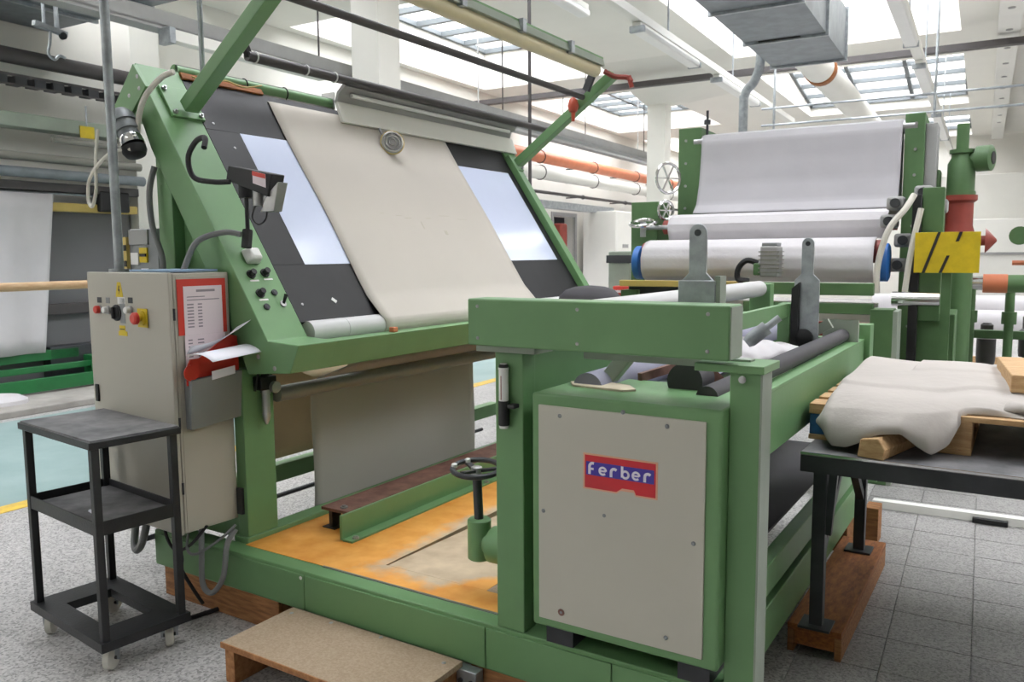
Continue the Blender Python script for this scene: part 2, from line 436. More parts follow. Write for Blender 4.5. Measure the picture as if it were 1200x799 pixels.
# ceiling: a grid of wide beams with skylight wells between them
ce = MB(BF)
ZC, ZT = 5.2, 6.45
for (x0, x1) in ((-10.2, -9.7), (-6.6, -4.2), (-0.5, 1.9), (5.6, 8.3)):
    ce.box(x0, x1, FY0 - .3, FY1 + .3, ZC, ZT)
for (x0, x1) in BAYS:
    for (y0, y1) in ((-8.3, -5.9), (0.0, 1.9), (7.9, 9.8), (15.65, 17.5), (23.3, 25.2), (29.6, 30.3)):
        ce.box(x0, x1, y0, y1, ZC, ZT)
for (bi, cy0) in CLOSED:
    ce.box(BAYS[bi][0], BAYS[bi][1], cy0, {-5.9: 0.0, 1.9: 7.9, 9.8: 15.65, 17.5: 23.3, 25.2: 29.6}[cy0], 6.3, ZT)
ce.box(-9.7, -6.6, 6.4, 7.9, 5.9, ZT).box(-4.2, -0.5, -4.4, 0, 5.9, ZT).box(1.9, 5.6, 1.9, 3.6, 5.9, ZT)  # unseen fillers that narrow the glazing and cut the daylight
ceil = ce.build('ceiling', 'ceiling_white'); tag(ceil, 'white concrete ceiling of wide beams between skylights', None, kind='structure')

# skylights: frame bars and panes
wn = 0
for (x0, x1, y0, y1, za, zb, bi) in SKYLIGHTS:
    wn += 1
    seen = (bi < 2 and y0 > 9)
    zz = lambda y: za + (zb - za) * (y - y0) / (y1 - y0)
    win = thing('window_%d' % wn, BF(((x0 + x1) / 2, (y0 + y1) / 2, min(za, zb))), 'glazed roof light in the ceiling', None, kind='structure')
    nx, ny = (3, 7) if seen else (2, 2)
    fb = MB(BF)
    bw = 0.07
    for i in range(nx + 1):
        x = x0 + 0.03 + (x1 - x0 - 0.06) * i / nx
        fb.bar((x, y0, zz(y0)), (x, y1, zz(y1)), 0.09, 0.09)
    for j in range(ny + 1):
        y = y0 + 0.03 + (y1 - y0 - 0.06) * j / ny
        fb.bar((x0, y, zz(y)), (x1, y, zz(y)), 0.10, 0.1)
    fb.build('glazing_bars', 'bar_grey', win)
    for i in range(nx):
        for j in range(ny):
            xa = x0 + (x1 - x0) * i / nx; xb = x0 + (x1 - x0) * (i + 1) / nx
            ya = y0 + (y1 - y0) * j / ny; yb = y0 + (y1 - y0) * (j + 1) / ny
            MB(BF).hexa([(xa, ya, zz(ya) + .03), (xb, ya, zz(ya) + .03), (xb, yb, zz(yb) + .03), (xa, yb, zz(yb) + .03)],
                        [(xa, ya, zz(ya) + .036), (xb, ya, zz(ya) + .036), (xb, yb, zz(yb) + .036), (xa, yb, zz(yb) + .036)]).build('pane', 'skylight_glass', win)

# columns with flared heads
for k, (x, y, lab) in enumerate(((-6.2, 7.2, 'square white column rising behind the inspection machine'), (-6.2, 16.4, 'far square white column left of the tall cloth machine'), (-6.2, -2.4, 'square white column behind the viewpoint'))):
    cm = MB(BF)
    wd = 0.38
    cm.box(x, x + wd, y, y + wd, 0, 4.7)
    cx, cy = x + wd / 2, y + wd / 2
    cm.hexa([(cx - .22, cy - .22, 4.65), (cx + .22, cy - .22, 4.65), (cx + .22, cy + .22, 4.65), (cx - .22, cy + .22, 4.65)],
            [(-6.59, cy - 1.9, 5.21), (-4.21, cy - 1.9, 5.21), (-4.21, cy + 1.9, 5.21), (-6.59, cy + 1.9, 5.21)])
    o = cm.build('column', 'wall_white', None); tag(o, lab, None, kind='structure')

# ================================================================== FABRIC INSPECTION MACHINE
IM = thing('inspection_machine', (-2.0, 3.9, 0.14), 'large green fabric inspection machine with sloping table and winding unit', 'machine')
G = 'green_paint'
# ---- base frame
fbm = box('front_beam', G, IM, -3.45, -0.60, 2.262, 2.36, 0.14, 0.31, 0.004)
for (x0, x1) in ((-3.44, -2.445), (-2.44, -1.548), (-1.542, -1.06), (-1.054, -0.61)):
    box('cover_plate', G, fbm, x0, x1, 2.254, 2.263, 0.15, 0.296, 0.002)
screw_y(fbm, -2.46, 2.254, 0.283, 0.008, 'plastic_white')
box('side_beam', G, IM, -3.0, -2.905, 2.36, 5.6, 0.14, 0.335, 0.004)
box('side_beam', G, IM, -1.50, -1.40, 2.36, 5.5, 0.14, 0.30, 0.004)
box('side_beam', G, IM, -0.80, -0.74, 2.36, 4.85, 0.14, 0.31, 0.004)
box('back_beam', G, IM, -3.0, -0.74, 5.5, 5.6, 0.14, 0.31, 0.004)
box('rear_beam', G, IM, -3.76, -3.68, 2.4, 5.6, 0.27, 0.37, 0.004)
MB().cyl((-3.78, 2.4, .15), (-3.78, 5.5, .15), 0.014, 10).build('floor_bar', 'dark_steel', IM)
# platform boards between the beams
MB().prism_xy([(-2.905, 2.345), (-1.50, 2.345), (-1.50, 2.49), (-2.204, 2.49), (-2.204, 5.5), (-2.905, 5.5)], .285, .312).build('platform_board', 'worn_orange_board', IM)
MB().prism_xy([(-2.194, 2.4912), (-1.70, 2.4912), (-1.70, 2.72), (-1.50, 2.72), (-1.50, 5.5), (-2.074, 5.5)], .285, .312).build('platform_board', 'worn_orange_board', IM)
box('platform_board', 'chipboard', IM, -1.698, -1.50, 2.4912, 2.7185, .285, .312)
box('aluminium_edge', 'steel', IM, -2.42, -1.55, 2.336, 2.347, 0.300, 0.314)

# ---- sloping table: plane through (x=-3.433, z=2.294), normal (1.521, 1)
N = Vector((1.521, 0, 1)).normalized(); S = Vector((1, 0, -1.521)).normalized()
def tp(s, y, o=0.0):
    p = Vector((-3.433, y, 2.294)) + S * s + N * o
    return (p.x, p.y, p.z)
def slab(mb, s0, s1, y0, y1, o0, o1):
    return mb.hexa([tp(s0, y0, o0), tp(s1, y0, o0), tp(s1, y1, o0), tp(s0, y1, o0)], [tp(s0, y0, o1), tp(s1, y0, o1), tp(s1, y1, o1), tp(s0, y1, o1)])
tt = slab(MB(), -0.2, 0.098, 2.6, 5.38, -0.03, 0).build('table_panel', 'panel_black', IM)
slab(MB(), 0.1, 0.88, 2.6, 2.80, -0.03, 0).build('table_panel', 'panel_black', IM)
slab(MB(), 0.1, 0.88, 5.30, 5.38, -0.03, 0).build('table_panel', 'panel_black', IM)
slab(MB(), 0.882, 1.19, 2.6, 5.38, -0.03, 0).build('table_panel', 'panel_black', IM)
tag(slab(MB(), 0.1, 0.882, 2.80, 5.30, -0.02, 0.001).build('light_panel', 'light_panel', IM), 'pale bluish translucent viewing panel')
for (s, y) in ((0.06, 2.66), (0.2, 2.72), (1.1, 2.66), (0.5, 2.68)):
    p = tp(s, y, 0.001); MB().lathe(p, N, [(0, .007), (.002, .007), (.003, .004)], 10).build('screw', 'steel', tt)
p0 = tp(1.08, 2.86, 0.002); MB().bar(p0, (p0[0] + .012, p0[1] + .02, p0[2] - .018), 0.018, 0.002, N).build('sticker_scrap', 'plastic_white', tt)
# near cheek
cheek = [(-3.57, 2.50), (-2.737, 1.236), (-2.549, 1.227), (-2.606, 1.104), (-2.87, 1.083), (-2.95, 1.25), (-3.13, 1.55), (-3.48, 2.10), (-3.56, 2.27), (-3.735, 2.25), (-3.72, 2.33)]
nc = MB().prism_xz(cheek, 2.37, 2.60).build('near_cheek', G, IM, 0.004)
hd = MB().prism_xz([(-3.56, 2.49), (-3.47, 2.38), (-3.66, 2.20), (-3.745, 2.29)], 2.352, 2.372).build('head_plate', G, nc, 0.002)
for (x, z) in ((-3.53, 2.43), (-3.60, 2.35), (-3.52, 2.375)):
    screw_y(nc, x, 2.352, z, 0.010)
MB().lathe((-3.675, 2.36, 2.275), (0, -1, 0), [(0, .024), (.012, .024), (.014, .015), (.02, .015)], 16).build('bearing', 'rubber_black', nc)
for (x, z) in ((-2.93, 1.175), (-2.80, 1.165)): screw_y(nc, x, 2.37, z, 0.011)
screw_y(nc, -2.70, 2.37, 1.12, 0.011)
# far cheek
MB().prism_xz(cheek, 5.38, 5.57).build('far_cheek', G, IM, 0.004)
# inner faces of the cheeks (raised flanges over the table edge)
slab(MB(), -0.05, 1.27, 5.375, 5.40, 0, 0.05).build('edge_flange', G, IM, 0.003)
# legs
box('leg', G, IM, -2.98, -2.915, 2.372, 2.545, 0.31, 1.10, 0.004)
box('leg', G, IM, -2.98, -2.915, 5.39, 5.56, 0.31, 1.10, 0.004)
box('leg', G, IM, -3.51, -3.40, 2.41, 2.56, 0.31, 2.12, 0.004)
box('leg', G, IM, -3.51, -3.40, 5.39, 5.56, 0.31, 2.12, 0.004)
MB().prism_xz([(-3.405, 1.96), (-2.97, 1.27), (-2.97, 1.0), (-3.405, 1.0)], 2.47, 2.49).build('web_plate', G, IM)
MB().prism_xz([(-3.405, 1.96), (-2.97, 1.27), (-2.97, 1.0), (-3.405, 1.0)], 5.47, 5.49).build('web_plate', G, IM)
box('lower_tie', G, IM, -3.45, -2.98, 2.39, 2.45, 0.31, 0.50, 0.003)
# front lip trough
MB().prism_xz([(-2.735, 1.215), (-2.549, 1.227), (-2.606, 1.104), (-2.64, 1.10), (-2.60, 1.20), (-2.735, 1.185)], 2.595, 5.39).build('front_lip', G, IM, 0.003)
MB().box(-2.62, -2.59, 3.02, 3.055, 1.225, 1.25).build('roller_stop', 'orange_pipe', IM, 0.004)
# bottom roller
br = MB(); c = tp(1.235, 0, -0.022)
br.cyl((c[0], 2.63, c[2]), (c[0], 2.86, c[2]), 0.052, 28); br.cyl((c[0], 2.863, c[2]), (c[0], 5.36, c[2]), 0.0515, 28)
br.build('bottom_roller', 'white_roller', IM)
MB().cyl((-2.90, 2.55, .965), (-2.90, 5.39, .965), 0.036, 24).build('guide_roller', 'grey_roller', IM)
MB().cyl((-3.22, 2.55, .90), (-3.22, 5.39, .90), 0.036, 24).build('guide_roller', 'grey_roller', IM)
# top: green tube, wood strip, lamp trough
MB().cyl((-3.60, 2.6, 2.505), (-3.60, 3.66, 2.505), 0.034, 20).build('top_tube', G, IM)
tb2 = MB().bar((-3.585, 2.6, 2.475), (-3.585, 3.66, 2.475), 0.012, 0.12).build('tube_tray', 'steel', IM)
box('tube_end_plate', 'steel', IM, -3.66, -3.56, 3.655, 3.665, 2.43, 2.57)
for y in (2.82, 3.02, 3.3): MB().torus((-3.60, y, 2.505), (0, 1, 0), 0.036, 0.004, 20, 6).build('clip', 'rubber_black', IM)
slab(MB(), -0.235, -0.2, 2.6, 3.1, -0.02, 0.01).build('wood_strip', 'orange_wood', IM)
MB().tube([tp(-0.21, 2.65, .02), tp(-0.19, 2.75, .03), tp(-0.22, 2.85, .03), tp(-0.2, 2.95, .03), tp(-0.23, 3.08, .04)], 0.004, 6).build('wire', 'yellow_dull', IM)
tr = MB().prism_xz([(-3.44, 2.60), (-3.43, 2.585), (-3.485, 2.55), (-3.505, 2.50), (-3.52, 2.50), (-3.50, 2.56), (-3.45, 2.60)], 3.62, 5.53).build('lamp_trough', 'grey_face', IM)
MB().prism_xz([(-3.52, 2.505), (-3.50, 2.505), (-3.455, 2.385), (-3.475, 2.38)], 3.62, 5.56).build('trough_apron', 'white_paint', IM)
MB().cyl((-3.46, 3.7, 2.545), (-3.46, 5.45, 2.545), 0.013, 12).build('fluorescent_tube', 'plastic_white', tr)
rv = MB().lathe((-3.40, 3.98, 2.285), (0.75, -0.6, 0.15), [(0, .03), (.02, .066), (.05, .07), (.055, .06)], 24).build('round_lamp', 'steel', IM)
MB().torus(Vector((-3.40, 3.98, 2.285)) + Vector((0.75, -0.6, 0.15)).normalized() * .045, (0.75, -0.6, 0.15), .070, 0.006, 24, 6).build('rim', 'yellow_dull', rv)
for r_ in (.02, .04, .058):
    MB().torus(Vector((-3.40, 3.98, 2.285)) + Vector((0.75, -0.6, 0.15)).normalized() * .058, (0.75, -0.6, 0.15), r_, 0.005, 20, 6).build('chrome_ring', 'chrome', rv)
MB().tube([(-3.45, 3.93, 2.38), (-3.42, 3.93, 2.34), (-3.40, 3.97, 2.30)], 0.008, 8).build('lamp_arm', 'steel', rv)
# grey pipe carried above the trough
MB().cyl((-3.42, 2.9, 2.615), (-3.42, 6.1, 2.615), 0.026, 16).build('cable_conduit', 'dark_pipe', IM)
MB().bar((-3.42, 2.86, 2.72), (-3.42, 2.92, 2.60), 0.03, 0.03).build('conduit_bracket', 'rubber_black', IM)
for y in (2.95, 3.3, 3.52): MB().torus((-3.42, y, 2.615), (0, 1, 0), 0.028, 0.004, 16, 6).build('cable_tie', 'plastic_white', IM)
# overhead arms, tie tube and inspection lamp
for y in (2.52, 5.47):
    arm = MB().bar((-3.39, y, 2.30), (-2.58, y, 2.875), 0.065, 0.075, (0, 1, 0)).build('overhead_arm', G, IM, 0.004)
    slab(MB(), -0.12, 0.06, y - 0.09, y + 0.09, 0.0, 0.014).build('foot_plate', G, arm, 0.002)
    for ds in (-0.1, 0.04):
        for dy in (-.07, .07):
            MB().lathe(tp(ds, y + dy, .014), N, [(0, .012), (.01, .012), (.01, .006), (.02, .006)], 8).build('bolt', 'steel', arm)
MB().cyl((-2.81, 2.55, 2.735), (-2.81, 5.45, 2.735), 0.021, 14).build('tie_tube', 'dark_pipe', IM)
ol = MB().bar((-2.63, 2.0, 2.955), (-2.63, 5.3, 2.955), 0.1, 0.012).build('inspection_lamp', G, IM)
MB().prism_xz([(-2.68, 2.95), (-2.58, 2.95), (-2.565, 2.90), (-2.695, 2.90)], 2.0, 5.3).build('lamp_body', 'pale_green_grey', ol, 0.003)
MB().cyl((-2.63, 2.02, 2.875), (-2.63, 5.28, 2.875), 0.045, 20).build('lamp_tube', 'tube_beige', ol)
for y in (3.0, 3.6, 4.2, 4.8): MB().box(-2.72, -2.55, y - .02, y + .02, 2.89, 2.965).build('lamp_clamp', 'galvanised', ol)
MB().bar((-2.66, 5.35, 2.93), (-2.74, 5.35, 2.76), 0.03, 0.05).build('lamp_bracket', 'dark_steel', ol)
MB().tube([(-2.60, 5.36, 2.88), (-2.53, 5.38, 2.84), (-2.45, 5.42, 2.83), (-2.42, 5.42, 2.80)], 0.018, 8).build('red_bracket', 'red_paint', ol)
MB().bar((-2.44, 5.42, 2.84), (-2.42, 5.43, 2.76), 0.03, 0.03).build('red_bracket', 'red_paint', ol)
MB().lathe((-2.87, 5.40, 2.735), (0, 0, -1), [(0, .012), (.02, .03), (.06, .042), (.1, .03), (.11, .015), (.17, .012)], 16).build('pull_knob', 'hook_red', IM)
# gear motor under the near head
gm = MB().lathe((-3.585, 2.30, 2.245), (0.5, 0, -0.87), [(-.03, .035), (0, .055), (.035, .056), (.035, .048), (.05, .048), (.05, .056), (.085, .056), (.085, .048), (.12, .048)], 24).build('gear_motor', 'tray_grey', IM)
MB().lathe((-3.53, 2.30, 2.145), (0.5, 0, -0.87), [(0, .05), (.015, .054), (.03, .05), (.03, .056), (.045, .056)], 24).build('motor_cap', 'chrome', gm)
MB().lathe((-3.507, 2.30, 2.10), (0.4, 0, -0.92), [(0, .054), (.02, .055), (.04, .045), (.05, .01)], 24).build('motor_end', 'rubber_black', gm)
MB().lathe((-3.60, 2.28, 2.19), (-0.4, -0.9, 0.1), [(0, .045), (.03, .045), (.035, .02)], 20).build('motor_disc', 'grey_roller', gm)
# cables on the near cheek
MB().tube([(-3.27, 2.36, 2.42), (-3.33, 2.34, 2.40), (-3.44, 2.33, 2.33), (-3.50, 2.33, 2.24), (-3.52, 2.33, 2.13), (-3.53, 2.34, 2.06)], 0.013, 10).build('hose', 'cable_white', IM)
MB().tube([(-3.47, 2.26, 2.085), (-3.62, 2.25, 2.075), (-3.80, 2.26, 1.98), (-3.83, 2.26, 1.88), (-3.80, 2.26, 1.84), (-3.76, 2.26, 1.92), (-3.75, 2.26, 2.05), (-3.75, 2.28, 2.2)], 0.008, 8).build('hose', 'cable_white', IM)
MB().tube([(-3.49, 2.39, 2.02), (-3.51, 2.37, 1.90), (-3.50, 2.37, 1.74), (-3.44, 2.37, 1.60), (-3.42, 2.36, 1.48)], 0.014, 10).build('hose', 'cable_grey', IM)
# edge sensor on its stem, standing clear of the cheek
def SF(p): return (p[0] * .945, p[1] * .945, 1.6 + (p[2] - 1.6) * .945)
es = MB(SF).hexa([(-3.20, 2.56, 1.955), (-2.92, 2.56, 1.865), (-2.92, 2.64, 1.865), (-3.20, 2.64, 1.955)], [(-3.18, 2.56, 2.02), (-2.89, 2.56, 1.965), (-2.89, 2.64, 1.965), (-3.18, 2.64, 2.02)]).build('edge_sensor', 'rubber_black', IM, 0.004)
MB(SF).hexa([(-3.01, 2.556, 1.93), (-2.925, 2.556, 1.905), (-2.925, 2.558, 1.905), (-3.01, 2.558, 1.93)], [(-3.01, 2.556, 1.985), (-2.925, 2.556, 1.965), (-2.925, 2.558, 1.965), (-3.01, 2.558, 1.985)]).build('warning_sticker', 'paper_pink', es)
MB(SF).hexa([(-3.01, 2.554, 1.965), (-2.925, 2.554, 1.945), (-2.925, 2.556, 1.945), (-3.01, 2.556, 1.965)], [(-3.01, 2.554, 1.985), (-2.925, 2.554, 1.965), (-2.925, 2.556, 1.965), (-3.01, 2.556, 1.985)]).build('warning_sticker', 'red_plastic', es)
MB(SF).hexa([(-2.99, 2.575, 1.80), (-2.90, 2.575, 1.80), (-2.90, 2.625, 1.80), (-2.99, 2.625, 1.80)], [(-2.93, 2.57, 1.88), (-2.86, 2.57, 1.93), (-2.86, 2.63, 1.93), (-2.93, 2.63, 1.88)]).build('lens_hood', 'steel', es, 0.003)
MB(SF).cyl((-3.02, 2.60, 1.90), (-3.02, 2.60, 1.83), 0.03, 14).build('sensor_joint', 'steel', es)
MB(SF).tube([(-3.02, 2.58, 1.84), (-3.05, 2.58, 1.78), (-3.02, 2.59, 1.745), (-2.97, 2.59, 1.77), (-2.96, 2.59, 1.83)], 0.004, 6).build('sensor_wire', 'rubber_black', es)
MB(SF).cyl((-3.11, 2.60, 1.93), (-3.11, 2.60, 1.66), 0.010, 12).cyl((-3.11, 2.60, 1.93), (-3.11, 2.60, 1.87), 0.034, 16).cyl((-3.11, 2.60, 1.72), (-3.10, 2.58, 1.64), 0.024, 12).build('sensor_stem', 'rubber_black', es)
MB(SF).tube([(-3.19, 2.44, 2.09), (-3.22, 2.47, 2.14), (-3.30, 2.48, 2.13), (-3.36, 2.48, 2.06), (-3.34, 2.49, 1.97), (-3.24, 2.52, 1.945), (-3.17, 2.56, 1.945)], 0.013, 10).build('hose', 'rubber_black', IM)
MB(SF).tube([(-3.11, 2.56, 1.70), (-3.18, 2.52, 1.71), (-3.28, 2.45, 1.67), (-3.31, 2.40, 1.56), (-3.31, 2.36, 1.46)], 0.014, 10).build('hose', 'cable_grey', IM)
# controls on the near cheek's upper face
def face(s, y, o=0.0): return tp(s, y, o)
c = Vector(face(0.845, 2.49))
MB().hexa([tuple(Vector(face(s, y))) for s, y in ((.80, 2.45), (.88, 2.45), (.88, 2.53), (.80, 2.53))], [tuple(Vector(face(s, y, .05))) for s, y in ((.815, 2.46), (.87, 2.46), (.87, 2.52), (.815, 2.52))]).build('control_dome', 'plastic_white', IM, 0.012, 3)
for (s, y, kd) in ((.93, 2.45, 'k'), (.925, 2.53, 'k'), (1.03, 2.45, 'k'), (1.03, 2.53, 'b'), (1.10, 2.45, 'b'), (1.09, 2.55, 't')):
    if kd == 'k':
        kn = MB().lathe(face(s, y), N, [(0, .022), (.006, .022), (.006, .016), (.03, .014)], 16).build('knob', 'rubber_black', IM)
        slab(MB(), s + .028, s + .036, y - .02, y + .03, 0, .001).build('knob_tag', 'plastic_white', kn)
    elif kd == 'b':
        MB().lathe(face(s, y), N, [(0, .015), (.008, .015), (.008, .010), (.01, .010)], 16).build('button', 'dark_steel', IM)
    else:
        sw = MB().lathe(face(s, y), N, [(0, .016), (.006, .016), (.008, .01)], 14).build('switch', 'steel', IM)
        MB().cyl(face(s, y, .005), Vector(face(s - .03, y + .01, .035)), .006, 8, .009).build('switch_lever', 'rubber_black', sw)
# air regulator on the near leg
rg = MB().box(-2.915, -2.86, 2.43, 2.52, 1.0, 1.06).build('air_regulator', 'rubber_black', IM, 0.004)
MB().lathe((-2.86, 2.50, 1.01), (1, 0, 0), [(0, .026), (.02, .026), (.022, .02)], 18).build('gauge', 'steel', rg)
MB().lathe((-2.885, 2.475, 1.0), (0, 0, -1), [(0, .022), (.02, .022), (.02, .018), (.11, .018), (.11, .02), (.14, .015), (.16, .006)], 16).build('filter_bowl', 'steel', rg)
MB().lathe((-2.885, 2.475, 1.06), (0, 0, 1), [(0, .018), (.03, .018), (.04, .012)], 14).build('regulator_knob', 'rubber_black', rg)
MB().tube([(-2.885, 2.475, 1.10), (-2.88, 2.44, 1.09), (-2.88, 2.41, 1.0)], .006, 6).build('air_hose', 'rubber_black', rg)
# pit bench and angle rail on the platform
pb = box('rust_channel', 'rust_brown', IM, -2.77, -2.60, 2.68, 5.3, 0.405, 0.42, 0.002)
for y in (2.74, 3.8, 4.9):
    MB().box(-2.75, -2.73, y - .03, y + .03, .312, .406).box(-2.78, -2.70, y - .045, y + .045, .311, .317).build('channel_foot', 'dark_steel', pb)
MB().lathe((-2.66, 2.72, .42), (0, 0, 1), [(0, .018), (.006, .018), (.006, .01), (.012, .01)], 10).build('bolt', 'steel', pb)
ar = MB().box(-2.575, -2.56, 2.60, 5.3, .315, .43).box(-2.56, -2.50, 2.60, 5.3, .312, .322).build('angle_rail', G, IM, 0.002)
for y in (2.64, 3.7): MB().lathe((-2.515, y, .322), (0, 0, 1), [(0, .016), (.008, .016), (.008, .01), (.012, .01)], 8).build('bolt', 'steel', ar)
# handwheel
hw = MB().torus((-1.745, 2.50, .785), (0.05, -0.1, 1), .092, .011, 32, 10).build('handwheel', 'dark_steel', IM)
for t in range(3):
    a = t * 2.09 + .5
    MB().bar((-1.745, 2.5, .775), (-1.745 + .09 * math.cos(a), 2.5 + .09 * math.sin(a), .787), .022, .01).build('spoke', 'dark_steel', hw)
MB().lathe((-1.745, 2.5, .765), (0, 0, 1), [(0, .022), (.025, .022), (.03, .012)], 14).build('hub', 'steel', hw)
for a in (2.6, 3.7): MB().lathe((-1.745 + .085 * math.cos(a), 2.5 + .085 * math.sin(a), .79), (0, 0, 1), [(0, .012), (.012, .012), (.016, .006)], 10).build('wheel_bolt', 'plastic_white', hw)
MB().cyl((-1.735, 2.5, .55), (-1.745, 2.5, .78), .018, 14).build('spindle', 'dark_steel', hw)
MB().lathe((-1.735, 2.5, .43), (0, 0, 1), [(0, .04), (.005, .046), (.155, .046), (.16, .04)], 20).build('spindle_housing', G, hw)
MB().lathe((-1.50, 2.5, .50), (-1, 0, 0), [(0, .07), (.17, .07), (.175, .04), (.2, .04)], 22).build('housing_flange', G, hw)

# ---- winding unit
box('front_post', G, IM, -1.50, -1.39, 2.265, 2.345, 0.31, 1.275, 0.004)
box('front_post', G, IM, -0.70, -0.61, 2.265, 2.345, 0.31, 1.262, 0.004)
MB().box(-0.612, -0.606, 2.262, 2.36, .31, 1.26).build('post_lit_side', 'pale_green_grey', IM)  # paler strip paints the lit right side of the post
box('side_wall', G, IM, -1.43, -1.41, 2.345, 4.8, 0.31, 1.275, 0.002)
dc = MB().box(-1.32, -0.70, 2.205, 2.62, 0.39, 1.16).build('drive_cabinet', G, IM, 0.008, 3)
fp = box('front_panel', 'beige_sheet', dc, -1.293, -0.744, 2.199, 2.207, 0.42, 1.124, 0.0015)
for (x, z) in ((-1.215, 1.095), (-0.86, 1.10), (-0.775, .765), (-1.275, .78), (-1.21, .455), (-0.855, .46)):
    screw_y(dc, x, 2.199, z, 0.007, 'tray_grey')
screw_y(dc, -1.0, 2.199, 1.128, 0.007, 'tray_grey'); screw_y(dc, -1.06, 2.199, .80, 0.006, 'tray_grey')
place('rust_spot', 'rust_mark', dc, (-1.21, 2.1975, .455), lambda: (MB().lathe((0, 0, 0), (0, -1, 0), [(0, .012), (.0012, .010)], 10), 'rust_brown'))
box('shade_plate', 'drum_grey', IM, -1.40, -0.81, 2.63, 4.8, .50, .51)  # added plate, its dark colour gives the shade inside the unit
box('cabinet_skid', 'dark_steel', IM, -1.30, -1.2, 2.26, 2.6, 0.31, 0.39); box('cabinet_skid', 'dark_steel', IM, -0.84, -0.74, 2.26, 2.6, 0.31, 0.39)
# name plate with lettering
ns = thing  # (alias kept short)
def xz(u, v):   # sticker coords: u 0..1 across, v 0..1 up
    return (-1.128 + 0.238 * u, 0.880 + 0.105 * v)
st = MB().prism_xz([xz(-.015, -.04), xz(.46, -.04), xz(.52, .06), xz(.70, .06), xz(.72, -.04), xz(1.015, -.04), xz(1.015, 1.04), xz(-.015, 1.04)], 2.1975, 2.1988).build('name_plate', 'sticker_edge', dc)
MB().prism_xz([xz(.01, 0.01), xz(.46, 0.01), xz(.54, .14), xz(.70, .14), xz(.73, 0.01), xz(.99, 0.01), xz(.99, .99), xz(.01, .99)], 2.1968, 2.1976).build('red_field', 'sticker_red', st)
MB().prism_xz([xz(.03, .40), xz(.97, .40), xz(.97, .80), xz(.03, .80)], 2.1962, 2.1969).build('blue_band', 'sticker_blue', st)
def stroke(mb, pts, wd, y0, y1):
    P = [Vector((a, b)) for a, b in pts]; L = []
    for i, p in enumerate(P):
        d = (P[min(i + 1, len(P) - 1)] - P[max(i - 1, 0)]).normalized(); n_ = Vector((-d.y, d.x)) * wd / 2
        L.append((p + n_, p - n_))
    vs = []
    for a, b in L: vs += [(a.x, y0, a.y), (b.x, y0, b.y), (a.x, y1, a.y), (b.x, y1, b.y)]
    fs = []
    for i in range(len(L) - 1):
        k = 4 * i
        fs += [(k, k + 1, k + 5, k + 4), (k, k + 4, k + 6, k + 2), (k + 1, k + 3, k + 7, k + 5)]
    fs += [(0, 2, 3, 1), (4 * len(L) - 4, 4 * len(L) - 3, 4 * len(L) - 1, 4 * len(L) - 2)]
    mb.add(vs, fs)
def arc(cx, cz, r, a0, a1, n=10): return [(cx + r * math.cos(R(a0 + (a1 - a0) * i / n)), cz + r * math.sin(R(a0 + (a1 - a0) * i / n))) for i in range(n + 1)]
LX = -1.113; ZB = 0.925; H = 0.036; ADV = 0.0365; WD = 0.0085
for i, ch in enumerate('ferber'):
    mb = MB(); x = LX + i * ADV; yy = (2.1953 - i * .00001, 2.1963); r = 0.0105
    if ch == 'f':
        stroke(mb, [(x + .004, ZB)] + [(x + .004, ZB + H - .012)] + arc(x + .015, ZB + H - .012, .011, 180, 70, 6), WD, *yy); stroke(mb, [(x + .004, ZB + .017), (x + .018, ZB + .017)], WD * .8, yy[0] - .0002, yy[1])
    elif ch == 'e':
        stroke(mb, [(x + .004, ZB + .0145), (x + .0225, ZB + .0145)], WD * .6, yy[0] - .0002, yy[1]); stroke(mb, arc(x + .0125, ZB + .0145, .0108, 0, 315, 16), WD * .8, *yy)
    elif ch == 'r':
        stroke(mb, [(x + .004, ZB), (x + .004, ZB + .016)] + arc(x + .014, ZB + .016, .010, 180, 40, 6), WD, *yy)
    else:
        stroke(mb, [(x + .004, ZB + H + .002), (x + .004, ZB + .004)], WD * .9, yy[0] - .0002, yy[1]); stroke(mb, arc(x + .0145, ZB + .0135, .0105, 180, 540, 18), WD * .8, *yy)
    mb.build('letter', 'sticker_white', st)
# cross box over the cabinet
xb = MB().box(-1.565, -0.682, 2.20, 2.31, 1.30, 1.455).build('cross_box', G, IM, 0.006, 3)
for x in (-1.525, -1.155, -0.745):
    for z in (1.325, 1.43): screw_y(xb, x, 2.20, z, 0.006)
box('box_end', 'pale_green_grey', xb, -0.684, -0.679, 2.203, 2.307, 1.305, 1.45)
box('box_seat', 'pale_green_grey', IM, -1.56, -1.33, 2.24, 2.36, 1.276, 1.296, 0.002)
box('under_bar', 'pale_green_grey', IM, -1.20, -0.66, 2.33, 2.375, 1.262, 1.292, 0.002)
box('post_cap', G, IM, -0.80, -0.60, 2.25, 2.42, 1.262, 1.285, 0.002)
screw_y(IM, -0.66, 2.25, 1.245, 0.011)
MB().bar((-1.10, 2.52, 1.29), (-1.22, 2.50, 1.14), 0.05, 0.05, (0, 1, 0)).build('pivot_arm', 'pale_green_grey', IM, 0.004)
MB().bar((-1.12, 2.60, 1.17), (-1.02, 3.2, 1.20), 0.015, 0.03).build('brace_rod', 'rust_brown', IM)
MB().cyl((-0.92, 2.50, 1.185), (-0.92, 2.62, 1.185), 0.06, 24).build('drive_disc', 'drum_grey', IM)
MB().bar((-0.90, 2.66, 1.20), (-0.86, 2.72, 1.14), 0.03, 0.04).build('drive_link', 'rust_brown', IM)
